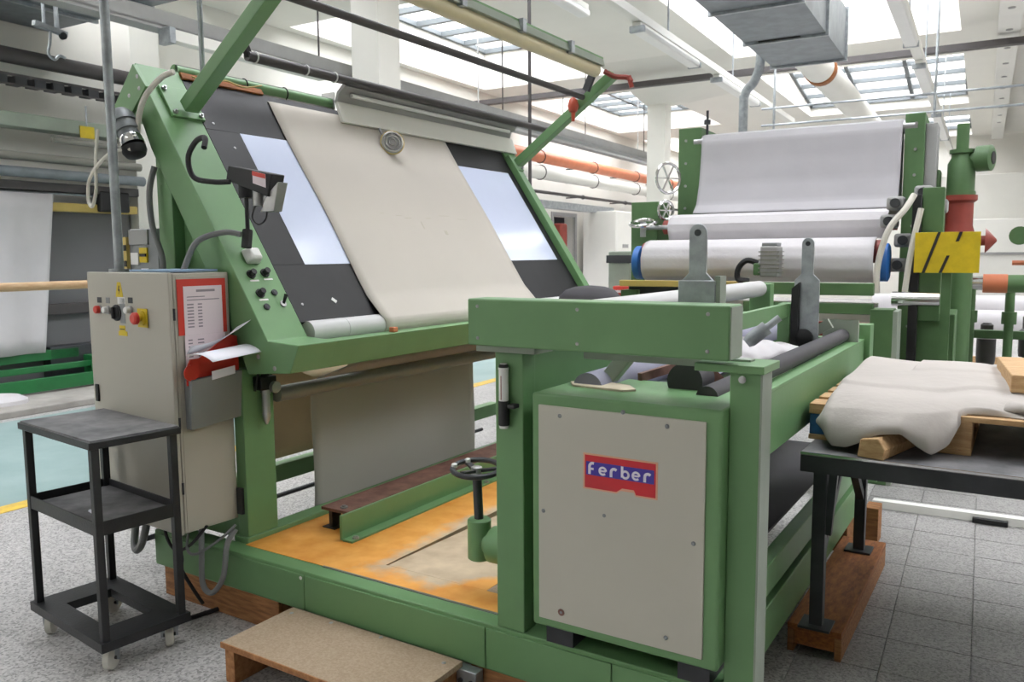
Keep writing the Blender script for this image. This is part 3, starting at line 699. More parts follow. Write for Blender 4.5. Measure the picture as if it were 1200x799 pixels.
# right side rail
sr = MB().box(-0.78, -0.74, 2.345, 4.83, 0.885, 1.11).build('side_rail', G, IM, 0.003)
box('rail_flange', G, sr, -0.80, -0.738, 2.345, 4.83, 1.108, 1.122, 0.002)
box('low_rail', G, IM, -0.80, -0.745, 2.345, 4.83, 0.345, 0.46, 0.004)
box('back_post', G, IM, -0.82, -0.71, 4.80, 4.92, 0.31, 1.20, 0.004)
box('back_post', G, IM, -1.50, -1.39, 4.80, 4.92, 0.31, 1.20, 0.004)
box('back_cross_beam', G, IM, -1.40, -0.80, 4.82, 4.90, 1.02, 1.12, 0.004)
MB().cyl((-0.818, 2.42, 1.154), (-0.818, 4.6, 1.154), 0.036, 22).build('rubber_roller', 'drum_grey', IM)
MB().prism_yz([(4.60, 1.10), (4.63, 1.10), (4.63, 1.22), (4.60, 1.24)], -0.92, -0.74).build('roller_bracket', 'pale_green_grey', IM)
MB().cyl((-1.22, 2.40, 1.15), (-1.22, 4.75, 1.15), 0.055, 24).build('bed_roller', 'lavender_fabric', IM)
box('bed_sheet', 'lavender_fabric', IM, -1.40, -1.13, 2.64, 4.7, 1.055, 1.065)
box('bed_sheet', 'lavender_fabric', IM, -1.13, -0.86, 2.64, 3.0, 1.055, 1.065)
# white roller behind the cross box
wr_ = MB().cyl((-1.30, 2.45, 1.392), (-1.30, 4.72, 1.392), 0.045, 26).build('spread_roller', 'white_roller', IM)
MB().cyl((-1.30, 4.72, 1.392), (-1.30, 4.76, 1.392), 0.022, 12).build('roller_journal', 'steel', wr_)
box('roller_carrier', G, IM, -1.36, -1.24, 4.74, 4.82, 1.10, 1.42, 0.004)
box('inner_rail', G, IM, -1.03, -1.0, 3.25, 4.2, 1.275, 1.345, 0.003)
box('inner_rail_post', G, IM, -1.05, -0.99, 4.16, 4.26, 1.07, 1.345, 0.003)
MB().lathe((-0.92, 3.18, 1.245), (0.7, 0.25, 0.62), [(0, .02), (.02, .028), (.1, .028), (.1, .014), (.16, .014)], 16).build('air_cylinder', 'galvanised', IM)
MB().bar((-0.93, 4.34, 1.18), (-0.83, 4.34, 1.24), .03, .05).build('pale_link', 'pale_green_grey', IM)
# swing levers of galvanised plate
def lever(x, y, zb, zt, w1, w2, zs, t=0.014, nm='swing_lever'):
    n = 10; h = w2 / 2
    poly = [(x - w1 / 2, zb), (x + w1 / 2, zb), (x + w1 / 2, zs), (x + h, zs + .03), (x + h, zt - h)]
    poly += [(x + h * math.cos(math.pi * i / n), zt - h + h * math.sin(math.pi * i / n)) for i in range(1, n)]
    poly += [(x - h, zt - h), (x - h, zs + .03), (x - w1 / 2, zs)]
    lv = MB().prism_xz(poly, y - t / 2, y + t / 2).build(nm, 'galvanised', IM, 0.002)
    MB().lathe((x, y - t / 2 + .001, zt - h), (0, -1, 0), [(0, .012), (.004, .012)], 12).build('pin', 'dark_steel', lv)
    return lv
l1 = lever(-0.97, 2.75, 1.10, 1.70, 0.12, 0.062, 1.50)
MB().box(-1.035, -0.90, 2.73, 2.742, 1.40, 1.505).build('lever_clamp', 'galvanised', l1, 0.004)
box('clamp_lug', 'pale_green_grey', l1, -0.905, -0.885, 2.735, 2.80, 1.41, 1.52)
l2 = lever(-0.92, 4.20, 1.0, 1.67, 0.12, 0.058, 1.46)
MB().prism_xz([(-0.985, 1.42), (-0.95, 1.45), (-0.95, 1.12), (-0.985, 1.05)], 4.16, 4.19).build('lever_grip', 'rubber_black', l2)
MB().lathe((-0.93, 4.19, 1.17), (0, -1, 0), [(0, .05), (.02, .05), (.03, .03)], 18).build('lever_boss', 'rubber_black', l2)
# dark domed drum beyond the table foot
MB().lathe((-2.40, 4.75, 1.285), (0, 0, 1), [(0, .21), (.04, .20), (.08, .16), (.10, .10), (.108, .02)], 32).build('domed_cover', 'drum_grey', IM)
MB().cyl((-2.40, 4.75, .31), (-2.40, 4.75, 1.285), .05, 16).build('cover_post', 'dark_steel', IM)

# ------------------------------------------------------------------ the inspected cloth (runs over the table and hangs below)
CL = thing('inspected_fabric', (-3.2, 3.88, .10), 'long cream fabric web stretched over the sloping inspection table', 'fabric')
Y0, Y1 = 3.11, 4.65
path = [(-3.70, 2.36), (-3.66, 2.42), (-3.61, 2.452), (-3.565, 2.455)]
for s in [-0.15 + 1.23 * i / 12 for i in range(13)]:
    p = tp(s, 0, .006); path.append((p[0], p[2]))
cc = tp(1.235, 0, -0.022)
for a in (52, 36, 20, 4, -15, -40, -65, -90):
    path.append((cc[0] + .056 * math.cos(R(a)), cc[2] + .056 * math.sin(R(a))))
def cloth_fn(pth, y0, y1, amp=0.0):
    def fn(u, v):
        k = v * (len(pth) - 1); i = min(int(k), len(pth) - 2); t = k - i
        x = pth[i][0] * (1 - t) + pth[i + 1][0] * t; z = pth[i][1] * (1 - t) + pth[i + 1][1] * t
        return (x + amp * math.sin(u * 9 + v * 4) * math.sin(v * 3.1), y0 + (y1 - y0) * u + 0.006 * math.sin(v * 17) * (1 if u in (0, 1) else 0), z)
    return fn
MB().sheet(cloth_fn(path, Y0, Y1), 24, 72).build('table_run', 'cream_fabric', CL, thick=0.003)
hp = [(cc[0], cc[2] - .056), (-3.0, 1.02), (-3.20, .945), (-3.245, .925), (-3.262, .90), (-3.262, .65), (-3.262, .35), (-3.262, .10)]
MB().sheet(cloth_fn(hp, Y0, Y1, 0.002), 24, 42).build('hanging_run', 'cream_fabric', CL, thick=0.003)
MB().sheet(cloth_fn([(-3.24, .945), (-3.7, 1.05), (-3.72, .9), (-3.72, .40)], Y0, Y1, 0.003), 20, 24).build('rear_run', 'tan_fabric', CL, thick=0.003)
# woven marks on the cloth
for (s, y, ds, dy) in ((.55, 3.55, .004, .03), (.56, 3.68, .004, .05), (.575, 3.75, .004, .06), (.60, 3.88, .05, .008), (.57, 3.95, .004, .05), (.545, 4.1, .003, .1), (.565, 4.28, .003, .1), (.66, 4.07, .03, .025)):
    slab(MB(), s, s + ds, y, y + dy, .0078, .0084).build('weave_mark', 'weave_mark', CL)

# ================================================================== THINGS AROUND THE MACHINE
def rot_about(cx, cy, a):
    c, s = math.cos(a), math.sin(a)
    return lambda p: (cx + c * (p[0] - cx) - s * (p[1] - cy), cy + s * (p[0] - cx) + c * (p[1] - cy), p[2])
# ---- timber under the base
for (x0, x1, lab) in ((-3.40, -2.62, 'reddish timber block under the base beam behind the trolley'), (-1.62, -0.62, 'reddish timber block under the winding unit beside the step')):
    o = box('timber_block', 'wood_plinth', None, x0, x1, 2.27, 2.42, 0.0, 0.139, 0.004); tag(o, lab, 'timber', 'timber blocks under the machine')
for (x0, x1, y0, y1, lab) in ((-3.0, -2.9, 5.3, 5.5, 'timber block under the far left foot of the machine'), (-0.82, -0.74, 4.5, 4.7, 'timber block under the far right foot of the machine')):
    o = box('timber_block', 'wood_plinth', None, x0, x1, y0, y1, 0.0, 0.139, 0.004); tag(o, lab, 'timber', 'timber blocks under the machine')
# small machine foot beside the step
mf = thing('levelling_foot', (-1.60, 2.30, 0), 'small bolted steel levelling foot under the base beam', 'foot')
MB().box(-1.645, -1.56, 2.215, 2.262, .06, .139).build('foot_bracket', 'galvanised', mf, 0.003)
MB().cyl((-1.60, 2.235, 0), (-1.60, 2.235, .07), .018, 12).cyl((-1.60, 2.235, 0), (-1.60, 2.235, .012), .032, 16).build('foot_screw', 'steel', mf)
for x in (-1.625, -1.58): MB().lathe((x, 2.216, .10), (0, -1, 0), [(0, .01), (.008, .01)], 8).build('bolt', 'dark_steel', mf)

# ---- electrical cabinet
ET = rot_about(-2.985, 2.08, R(-3))
EC = thing('electrical_cabinet', ET((-3.30, 2.22, .42)), 'beige electrical control cabinet with push buttons on its front', 'cabinet')
X0, X1, YA, YB, Z0, Z1 = -3.625, -2.985, 2.08, 2.365, .42, 1.53
MB(ET).box(X0, X1 - .0, YA + .018, YB, Z0, Z1).build('body', 'cabinet_beige', EC, 0.004)
dr_ = MB(ET).box(X0 - .002, X1 + .003, YA - .004, YA + .015, Z0 - .003, Z1 + .003).build('door', 'cabinet_beige', EC, 0.005, 3)
MB(ET).box(X1 - .001, X1 + .002, YA + .030, YB - .008, Z0 + .01, Z1 - .012).build('side_panel', 'cabinet_beige', EC, 0.001)
for z in (.62, .90, 1.36): MB(ET).cyl((X1 + .004, YA + .016, z - .025), (X1 + .004, YA + .016, z + .025), .005, 8).build('hinge', 'dark_steel', EC)
MB(ET).box(-3.60, -3.575, YA - .012, YA - .003, .94, 1.02).build('door_latch', 'rubber_black', dr_, 0.003)
def etf(x, z, o=0): return (x, YA - .004 - o, z)
def button(x, z, capm, r=.016, l=.028, collar='steel', nm='push_button'):
    b = MB(ET).lathe(etf(x, z), (0, -1, 0), [(0, .020), (.008, .020), (.009, .016)], 18).build('button_collar', collar, dr_)
    return MB(ET).lathe(etf(x, z, .008), (0, -1, 0), [(0, r), (l * .8, r), (l, r * .8)], 18).build(nm, capm, dr_)
def etag(x0, x1, z0, z1, m, nm='label_plate', o=0.0): return MB(ET).box(x0, x1, YA - .0055 - o, YA - .0038 - o, z0, z1).build(nm, m, dr_)
button(-3.525, 1.365, 'red_plastic', .018, .018)
button(-3.455, 1.365, 'plastic_white', .015, .02)
button(-3.275, 1.37, 'plastic_white', .015, .02)
etag(-3.545, -3.51, 1.395, 1.42, 'dark_steel'); etag(-3.472, -3.44, 1.395, 1.42, 'tray_grey'); etag(-3.29, -3.255, 1.40, 1.425, 'dark_steel')
sel = MB(ET).lathe(etf(-3.385, 1.355), (0, -1, 0), [(0, .036), (.006, .036), (.008, .032), (.014, .030)], 24).build('selector_switch', 'rubber_black', dr_)
MB(ET).box(-3.391, -3.379, YA - .03, YA - .014, 1.33, 1.38).build('selector_grip', 'rubber_black', dr_, .003)
etag(-3.36, -3.32, 1.31, 1.42, 'tray_grey')
etag(-3.215, -3.14, 1.30, 1.38, 'yellow_paint', 'emergency_plate', .004)
es_ = MB(ET).lathe(etf(-3.178, 1.34, .004), (0, -1, 0), [(0, .032), (.008, .030), (.010, .014), (.032, .014)], 22).build('emergency_stop', 'yellow_paint', dr_)
MB(ET).lathe(etf(-3.178, 1.34, .03), (0, -1, 0), [(0, .014), (.002, .026), (.016, .026), (.022, .018)], 22).build('stop_button', 'red_plastic', dr_)
MB(ET).prism_xz([(-3.385, 1.425), (-3.33, 1.425), (-3.33, 1.435), (-3.345, 1.49), (-3.37, 1.49), (-3.385, 1.435)], YA - .0058, YA - .004).build('warning_sticker', 'yellow_paint', dr_)
MB(ET).prism_xz([(-3.358, 1.475), (-3.352, 1.475), (-3.356, 1.458), (-3.349, 1.458), (-3.360, 1.435), (-3.356, 1.452), (-3.364, 1.452)], YA - .0066, YA - .0057).build('lightning_mark', 'black_mark', dr_)
etag(-3.375, -3.315, 1.395, 1.425, 'plastic_white')
etag(-3.38, -3.31, 1.255, 1.275, 'yellow_paint', 'warning_sticker'); etag(-3.37, -3.325, 1.275, 1.30, 'yellow_paint', 'warning_sticker'); etag(-3.365, -3.33, 1.282, 1.286, 'black_mark', 'print_line', .0016)
# cables under the cabinet
MB(ET).tube([(-3.56, 2.2, .43), (-3.56, 2.2, .32), (-3.54, 2.18, .24), (-3.50, 2.17, .22), (-3.46, 2.18, .28), (-3.43, 2.2, .43)], .018, 10).build('cable', 'cable_grey', EC)
MB(ET).tube([(-3.02, 2.2, .43), (-3.0, 2.18, .30), (-2.97, 2.16, .18), (-2.92, 2.17, .15), (-2.88, 2.2, .22), (-2.87, 2.22, .36), (-2.86, 2.26, .42)], .012, 10).build('cable', 'cable_grey', EC)
MB(ET).tube([(-3.20, 2.2, .43), (-3.14, 2.16, .34), (-3.12, 2.16, .26), (-3.16, 2.18, .2), (-3.12, 2.2, .12), (-3.10, 2.24, .03)], .008, 8).build('cable', 'rubber_black', EC)
MB(ET).tube([(-3.28, 2.2, .43), (-3.22, 2.15, .36), (-3.15, 2.15, .30), (-3.05, 2.16, .34), (-2.98, 2.2, .43)], .007, 8).build('cable', 'rubber_black', EC)
MB(ET).tube([(-3.10, 2.2, .43), (-3.06, 2.15, .33), (-2.98, 2.14, .32), (-2.90, 2.2, .38), (-2.86, 2.26, .44)], .006, 8).build('cable', 'cable_grey', EC)
MB(ET).box(-3.05, -2.95, 2.36, 2.375, .44, .56).box(-3.05, -2.95, 2.36, 2.375, 1.0, 1.05).build('mounting_bracket', 'dark_steel', EC)
MB().cyl((-3.53, 2.21, 1.53), (-3.53, 2.21, 4.2), .0205, 20).build('riser_tube', 'galvanised', EC)
MB().cyl((-3.53, 2.21, 1.53), (-3.53, 2.21, 1.545), .045, 20).build('riser_flange', 'galvanised', EC)
# blue folder and the switch box on/behind the cabinet
MB(ET).box(-3.33, -3.02, 2.11, 2.34, 1.534, 1.544).build('blue_folder', 'folder_blue', None, .002)
tag(bpy.data.objects['blue_folder'], 'thin blue-grey folder lying on top of the control cabinet', 'folder')
sb = thing('switch_box', BF((-3.68, 2.72, 0)), 'grey switch box with yellow labels behind the control cabinet', 'switch box')
MB(BF).box(-3.80, -3.58, 2.66, 2.78, 1.42, 1.74).build('enclosure', 'tray_grey', sb, .004)
MB(BF).box(-3.80, -3.65, 2.652, 2.661, 1.66, 1.735).build('upper_cover', 'grey_face', sb, .002)
MB(BF).box(-3.79, -3.73, 2.652, 2.66, 1.56, 1.62).build('white_label', 'plastic_white', sb)
MB(BF).box(-3.72, -3.66, 2.652, 2.66, 1.57, 1.645).build('yellow_label', 'yellow_paint', sb)
MB(BF).box(-3.71, -3.665, 2.645, 2.652, 1.60, 1.615).build('label_mark', 'black_mark', sb)
MB(BF).box(-3.71, -3.66, 2.652, 2.66, 1.46, 1.54).build('paper_label', 'paper_white', sb)
MB(BF).box(-3.85, -3.805, 2.64, 2.66, 1.42, 1.70).build('hazard_strip', 'yellow_dull', sb)
for z in (1.47, 1.55, 1.63): MB(BF).box(-3.85, -3.805, 2.636, 2.641, z, z + .03).build('hazard_mark', 'black_mark', sb)
MB(BF).box(-3.75, -3.63, 2.70, 2.76, 0.0, 1.42).build('stand', 'dark_steel', sb)
# documents on the cabinet side (plane x = X1)
def dz(name, m, y0, y1, z0, z1, o0, o1, par=None, bevel=0):
    return MB(ET).box(X1 + o0, X1 + o1, y0, y1, z0, z1).build(name, m, par, bevel)
df = thing('notice_frame', ET((X1 + .01, 2.23, 1.26)), 'red framed typed notice on the side of the control cabinet', 'notice')
dz('red_border', 'red_plastic', 2.112, 2.345, 1.27, 1.505, .003, .006, df)
dz('sheet', 'paper_pink', 2.14, 2.325, 1.27, 1.475, .006, .0075, df)
for (a, b, c_, d_) in ((2.20, 2.29, 1.45, 1.46), (2.155, 2.24, 1.428, 1.432), (2.155, 2.31, 1.415, 1.419)): dz('heading_line', 'print_grey', a, b, c_, d_, .0075, .0082, df)
for i in range(8):
    z = 1.395 - i * .0135
    dz('print_line', 'print_grey', 2.155, 2.185, z, z + .006, .0075, .0082, df); dz('print_line', 'print_grey', 2.205, 2.225, z, z + .006, .0075, .0082, df)
lp = dz('loose_sheet', 'paper_pink', 2.135, 2.33, 1.13, 1.27, .010, .0115); tag(lp, 'pale pink printed sheet hanging below the red framed notice', 'paper')
for i in range(6):
    z = 1.245 - i * .014
    dz('print_line', 'print_grey', 2.15, 2.17, z, z + .006, .0115, .012, lp); dz('print_line', 'print_grey', 2.195, 2.225, z, z + .006, .0115, .012, lp)
pk = thing('document_pocket', ET((X1 + .03, 2.24, .86)), 'grey sheet metal document pocket on the control cabinet side', 'pocket')
MB(ET).hexa([(X1 + .004, 2.125, .87), (X1 + .04, 2.125, .87), (X1 + .04, 2.375, .89), (X1 + .004, 2.375, .89)], [(X1 + .004, 2.125, 1.085), (X1 + .06, 2.125, 1.085), (X1 + .06, 2.375, 1.10), (X1 + .004, 2.375, 1.10)]).build('pocket_body', 'tray_grey', pk, .003)
rf = thing('red_folder', ET((X1 + .045, 2.24, 1.05)), 'bright red plastic folder standing in the document pocket', 'folder')
MB(ET).prism_yz([(2.12, 1.06), (2.375, 1.06), (2.375, 1.25), (2.33, 1.26), (2.18, 1.17), (2.14, 1.17), (2.12, 1.13)], X1 + .030, X1 + .036).build('cover', 'red_plastic', rf)
MB(ET).lathe((X1 + .050, 2.13, 1.115), (1, 0, 0), [(0, .034), (.004, .034)], 20).build('tab', 'red_plastic', rf)
MB(ET).prism_yz([(2.22, 1.075), (2.335, 1.09), (2.335, 1.125), (2.22, 1.112)], X1 + .062, X1 + .065).build('index_card', 'paper_white', rf)
op = MB(ET); op.sheet(lambda u, v: (X1 + .04 + .15 * v, 2.12 + .265 * u + .02 * v, 1.185 + .02 * u + .02 * v * (1 - v) * 4 - .015 * v), 10, 8)
o = op.build('open_sheet', 'paper_white', None, thick=.0012); tag(o, 'white paper sheet folded open over the red folder', 'paper')
op = MB(ET); op.sheet(lambda u, v: (X1 + .035 + .10 * v * (.3 + .7 * u), 2.125 + .25 * u, 1.195 + .095 * u * u + .035 * v), 10, 6)
o = op.build('curled_sheet', 'paper_white', None, thick=.0012); tag(o, 'curled white page standing up behind the folded sheet', 'paper')

# ---- black trolley
TT = rot_about(-2.905, 1.665, R(-6))
TR = thing('tool_trolley', TT((-3.21, 1.83, 0)), 'black steel trolley on white castors in front of the control cabinet', 'trolley')
tx0, tx1, ty0, ty1 = -3.525, -2.905, 1.665, 2.005
K = 'trolley_black'
top = MB(TT).box(tx0 - .012, tx1 + .012, ty0 - .012, ty1 + .012, .888, .916).build('top_frame', K, TR, .003)
MB(TT).box(tx0 - .004, tx1 + .004, ty0 - .004, ty1 + .004, .914, .922).build('top_sheet', 'worn_top', top, .002)
for x in (tx0, tx1 - .03):
    for y in (ty0, ty1 - .03): MB(TT).box(x, x + .03, y, y + .03, .135, .89).build('leg', K, TR, .003)
sh = MB(TT).box(tx0 + .028, tx1 - .028, ty0 + .005, ty1 - .005, .565, .575).build('shelf', 'worn_top', TR)
for (a, b, c_, d_) in ((tx0, tx1, ty0 + .003, ty0 + .009), (tx0, tx1, ty1 - .009, ty1 - .003), (tx0 + .003, tx0 + .009, ty0, ty1), (tx1 - .009, tx1 - .003, ty0, ty1)):
    MB(TT).box(a, b, c_, d_, .55, .605).build('shelf_rim', K, sh, .001)
bs = MB(TT)
for (a, b, c_, d_) in ((tx0 - .012, tx1 + .012, ty0 - .012, ty0 + .075), (tx0 - .012, tx1 + .012, ty1 - .075, ty1 + .012), (tx0 - .012, tx0 + .13, ty0 + .075, ty1 - .075), (tx1 - .13, tx1 + .012, ty0 + .075, ty1 - .075)):
    bs.box(a, b, c_, d_, .10, .137)
bs.build('base_frame', K, TR)
for (x, y, a) in ((tx0 + .06, ty0 + .04, .7), (tx1 - .05, ty0 + .05, .5), (tx0 + .06, ty1 - .04, .2), (tx1 - .05, ty1 - .05, .9)):
    c_ = Vector(TT((x, y, .046))); ax = Vector((math.cos(a), math.sin(a), 0)); 
    cs = MB().cyl((c_.x, c_.y, .078), (c_.x, c_.y, .102), .022, 12).bar(c_ + ax * .02 + Vector((0, 0, .045)), c_ + ax * .02 - Vector((0, 0, .008)), .004, .028, ax).bar(c_ - ax * .02 + Vector((0, 0, .045)), c_ - ax * .02 - Vector((0, 0, .008)), .004, .028, ax).build('castor', 'galvanised', TR)
    MB().lathe(c_ - ax * .016, ax, [(0, .032), (.004, .046), (.028, .046), (.032, .032)], 22).build('wheel', 'caster_white', cs)
    MB().lathe(c_ - ax * .024, ax, [(0, .008), (.048, .008)], 10).build('axle', 'dark_steel', cs)
MB(TT).hexa([(-3.18, 1.76, .576), (-3.14, 1.755, .576), (-3.13, 1.775, .576), (-3.17, 1.782, .576)], [(-3.178, 1.763, .583), (-3.142, 1.758, .583), (-3.133, 1.774, .583), (-3.168, 1.779, .583)]).build('paper_scrap', 'paper_white', None)
tag(bpy.data.objects['paper_scrap'], 'small crumpled white scrap lying on the trolley shelf', 'scrap')
MB(TT).cyl((-3.1, 2.12, .012), (-3.05, 2.55, .012), .010, 8).build('floor_rod', 'rubber_black', None)
tag(bpy.data.objects['floor_rod'], 'thin black rod lying on the floor behind the trolley', 'rod')

# ---- wooden step
SP = thing('wooden_step', (-2.06, 2.06, 0), 'low chipboard step in front of the green base beam', 'step')
MB().box(-2.49, -1.63, 1.88, 2.235, .138, .160).build('step_board', 'chipboard', SP, .002)
MB().box(-2.492, -1.628, 1.876, 1.882, .138, .1595).build('board_edge', 'chip_edge', SP)
for x in (-2.485, -1.70): MB().box(x, x + .05, 1.89, 2.225, 0, .138).build('step_side', 'chip_edge', SP, .002)
for (x, y) in ((-2.45, 2.19), (-1.68, 2.19), (-2.25, 2.21), (-2.0, 2.22)): MB().lathe((x, y, .160), (0, 0, 1), [(0, .009), (.002, .007)], 8).build('screw', 'steel', SP)

# ---- small things on the winding unit
tu = thing('glue_tube', (-1.452, 2.245, 1.02), 'white and black plastic tube clipped to the green post', 'tube')
MB().lathe((-1.452, 2.243, 1.105), (0, 0, 1), [(0, .0165), (.115, .0165), (.115, .018), (.12, .018), (.125, .012), (.135, .012)], 16).build('white_tube', 'plastic_white', tu)
MB().lathe((-1.452, 2.243, 1.03), (0, 0, 1), [(0, .016), (.004, .019), (.085, .019)], 16).build('black_sleeve', 'rubber_black', tu)
MB().lathe((-1.452, 2.243, 1.022), (0, 0, 1), [(0, .015), (.01, .017)], 16).build('tip', 'plastic_white', tu)
MB().lathe((-1.452, 2.243, 1.22), (0, 0, 1), [(0, .016), (.014, .016), (.02, .010)], 16).build('cap', 'rubber_black', tu)
MB().box(-1.432, -1.405, 2.232, 2.265, 1.092, 1.106).build('clip', 'rubber_black', tu, .002)
MB().box(-1.4535, -1.4505, 2.2262, 2.227, 1.12, 1.20).build('tube_print', 'red_paint', tu)
MB().prism_xy([(-1.30, 2.43), (-1.26, 2.37), (-1.07, 2.35), (-1.04, 2.385), (-1.09, 2.45), (-1.24, 2.50)], 1.1605, 1.167).build('cardboard_piece', 'cardboard', None)
tag(bpy.data.objects['cardboard_piece'], 'torn flat piece of cardboard lying on the drive cabinet', 'cardboard')
wad = MB()
wad.sheet(lambda u, v: (-1.12 + .25 * u, 3.0 + 1.05 * v, 1.105 + .135 * math.sin(math.pi * (.08 + .84 * u)) ** .5 * (.35 + .65 * math.sin(math.pi * min(1, .1 + v))) * (1 + .12 * math.sin(v * 6 + u * 2)) + .006 * math.sin(v * 23 + u * 9)), 18, 36)
o = wad.build('cloth_bundle', 'white_fabric', None, thick=.006); tag(o, 'crumpled white cloth bundle lying in the winding unit', 'cloth')

# ---- steel bench on the right with pallet, cloth and timber
BN = thing('steel_bench', (0.0, 3.75, .12), 'dark steel bench standing beside the winding unit', 'bench')
box('bench_top', 'worn_top', BN, -0.69, 1.25, 3.13, 4.40, .838, .85, .002)
bench_ap = MB().box(-0.69, 1.25, 3.13, 3.138, .775, .838).box(-0.69, 1.25, 4.392, 4.40, .775, .838).box(-0.69, -0.682, 3.138, 4.392, .775, .838).box(1.242, 1.25, 3.138, 4.392, .775, .838).build('apron', 'dark_steel', BN)
box('worn_edge', 'chrome', BN, -0.69, 1.25, 3.126, 3.1315, .842, .8508)
for (x, y) in ((-0.64, 3.27), (-0.64, 4.24), (1.15, 3.27), (1.15, 4.24)):
    box('leg', 'dark_steel', BN, x - .025, x + .025, y - .025, y + .025, .128, .80, .003)
    box('foot_plate', 'dark_steel', BN, x - .06, x + .06, y - .06, y + .06, .12, .13, .002)
for x in (-0.64, 1.15):
    MB().bar((x, 3.29, .40), (x, 3.75, .79), .035, .035).build('brace', 'dark_steel', BN)
    MB().bar((x, 4.22, .40), (x, 3.76, .79), .035, .035).build('brace', 'dark_steel', BN)
    s = 1 if x < 0 else -1
    MB().bar((x + .03 * s, 3.27, .5), (x - .07 * s + .12 * s, 3.27, .79), .03, .03).build('corner_brace', 'dark_steel', BN)
for (x0, x1, lab) in ((-0.745, -0.54, 'orange brown pallet timber under the left bench legs'), (1.05, 1.25, 'orange brown pallet timber under the right bench legs')):
    b = thing('pallet_runner', ((x0 + x1) / 2, 3.83, 0), lab, 'timber', 'pallet runners under the bench')
    MB().box(x0, x1, 3.24, 4.42, .095, .12).build('top_board', 'orange_wood', b, .003)
    MB().box(x1 - .025, x1, 3.245, 4.415, 0, .095).build('side_board', 'wood_plinth', b, .002)
    MB().box(x0, x0 + .025, 3.245, 4.415, 0, .095).build('side_board', 'wood_plinth', b, .002)
    MB().box(x0 + .026, x1 - .026, 3.245, 3.27, .035, .094).build('end_board', 'orange_wood', b, .002)
PL = thing('pallet', (0.0, 3.95, .85), 'pale wooden pallet lying on the steel bench under the cloth', 'pallet')
for x in (-0.71, -0.255, 0.3, 0.75):
    for y in (3.38, 3.85, 4.25):
        box('pallet_block', 'wood_pale', PL, x, x + .115, y, y + .12, .868, .955, .003)
for y in (3.37, 3.55, 3.73, 3.91, 4.09, 4.27): box('deck_board', 'wood_pale', PL, -0.715, 0.90, y, y + .12, .975, .995, .002)
for x in (-0.715, -0.255, 0.3, 0.77): box('stringer_board', 'wood_pale', PL, x, x + .115, 3.37, 4.39, .955, .975, .002)
for x in (-0.715, -0.255, 0.3, 0.77): box('bottom_board', 'wood_pale', PL, x, x + .115, 3.37, 4.39, .85, .868, .002)
MB().box(-0.718, -0.711, 3.42, 3.62, .872, .952).box(-0.712, -0.60, 3.374, 3.3805, .872, .952).build('blue_end', 'blue_wood', PL)
# draped cloth heap
def lerp(t, pts):
    for (a, fa), (b, fb) in zip(pts[:-1], pts[1:]):
        if t <= b: return fa + (fb - fa) * (t - a) / (b - a)
    return pts[-1][1]
def heap(u, v):
    # u across x, v from the back edge (0) over the pallet to the hanging front hem (1)
    x = -0.685 + .91 * u
    n1 = math.sin(u * 7 + v * 5) * .005 + math.sin(u * 13 + v * 6 + 1) * .005 + math.sin(v * 15 - u * 5) * .005 + .003 * math.sin(u * 26 + 3 * math.sin(v * 7)) * v
    fold = .014 / (1 + math.exp(min(50, max(-50, (v - .50 - .02 * math.sin(u * 7) - .06 * max(0, u - .5)) / .004)))) + .010 / (1 + math.exp(min(50, max(-50, (v - .30 + .1 * u) / .005)))) * (1 if u > .3 else 0)
    yf = lerp(u, ((0, 3.38), (.08, 3.27), (.35, 3.24), (.46, 3.28), (.57, 3.42), (1, 3.43)))
    zb = lerp(u, ((0, .98), (.04, .93), (.10, .868), (.16, .872), (.28, .935), (.36, .945), (.42, .90), (.47, .872), (.52, .90), (.57, 1.0), (1, 1.0)))
    TV = .72
    if v <= TV:
        t = v / TV
        y = 4.45 + (yf - 4.45) * t; z = 1.055 + n1 + fold - .02 * t * t - (.035 * max(0, u - .6) / .4)
        if t > .85: z -= .025 * ((t - .85) / .15) ** 2
    else:
        t = (v - TV) / (1 - TV)
        z0 = 1.055 - .045 + n1 - (.035 * max(0, u - .6) / .4)
        y = yf - .07 * math.sin(t * math.pi * .62) * (1 if u < .55 else .2) + .012 * math.sin(u * 21) * t
        z = z0 + (zb - z0) * t ** 1.15
    if u < .05:
        z -= (.05) * (1 - u / .05); x += .012 * (1 - u / .05)
    if v < .05: z -= .05 * (1 - v / .05)
    return (x, y, max(z, .86))
hm = MB(); hm.sheet(heap, 90, 130)
o = hm.build('draped_cloth', 'warm_fabric', None, thick=.006); tag(o, 'off white crumpled cloth draped over the pallet on the bench', 'cloth')
fm = MB(); fm.sheet(lambda u, v: (-0.05 + 1.2 * u, 3.43 + .92 * v, 1.018 + .008 * math.sin(u * 31 + v * 5) + .010 * math.sin(v * 21 + u * 9) * (1 - v) - .012 * (1 if u in (0, 1) or v in (0, 1) else 0)), 50, 40)
o = fm.build('folded_cloth', 'warm_fabric', None, thick=.02); tag(o, 'flat off white cloth layer on the right half of the pallet', 'cloth')
BT = rot_about(-0.45, 3.13, R(-14))
MB(BT).prism_xz([(-0.50, .851), (-0.405, .851), (-0.40, .89), (-0.425, .93), (-0.49, .918)], 3.14, 3.66).build('timber_offcut', 'wood_pale', None, .004)
tag(bpy.data.objects['timber_offcut'], 'short pale timber offcut on the bench under the cloth edge', 'timber')
BT2 = rot_about(0.0, 3.9, R(6))
o = MB(BT2).box(-0.05, .07, 3.72, 4.35, 1.045, 1.115).build('timber_offcut', 'wood_pale', None, .004); tag(o, 'pale timber offcut weighing down the cloth at the right', 'timber')
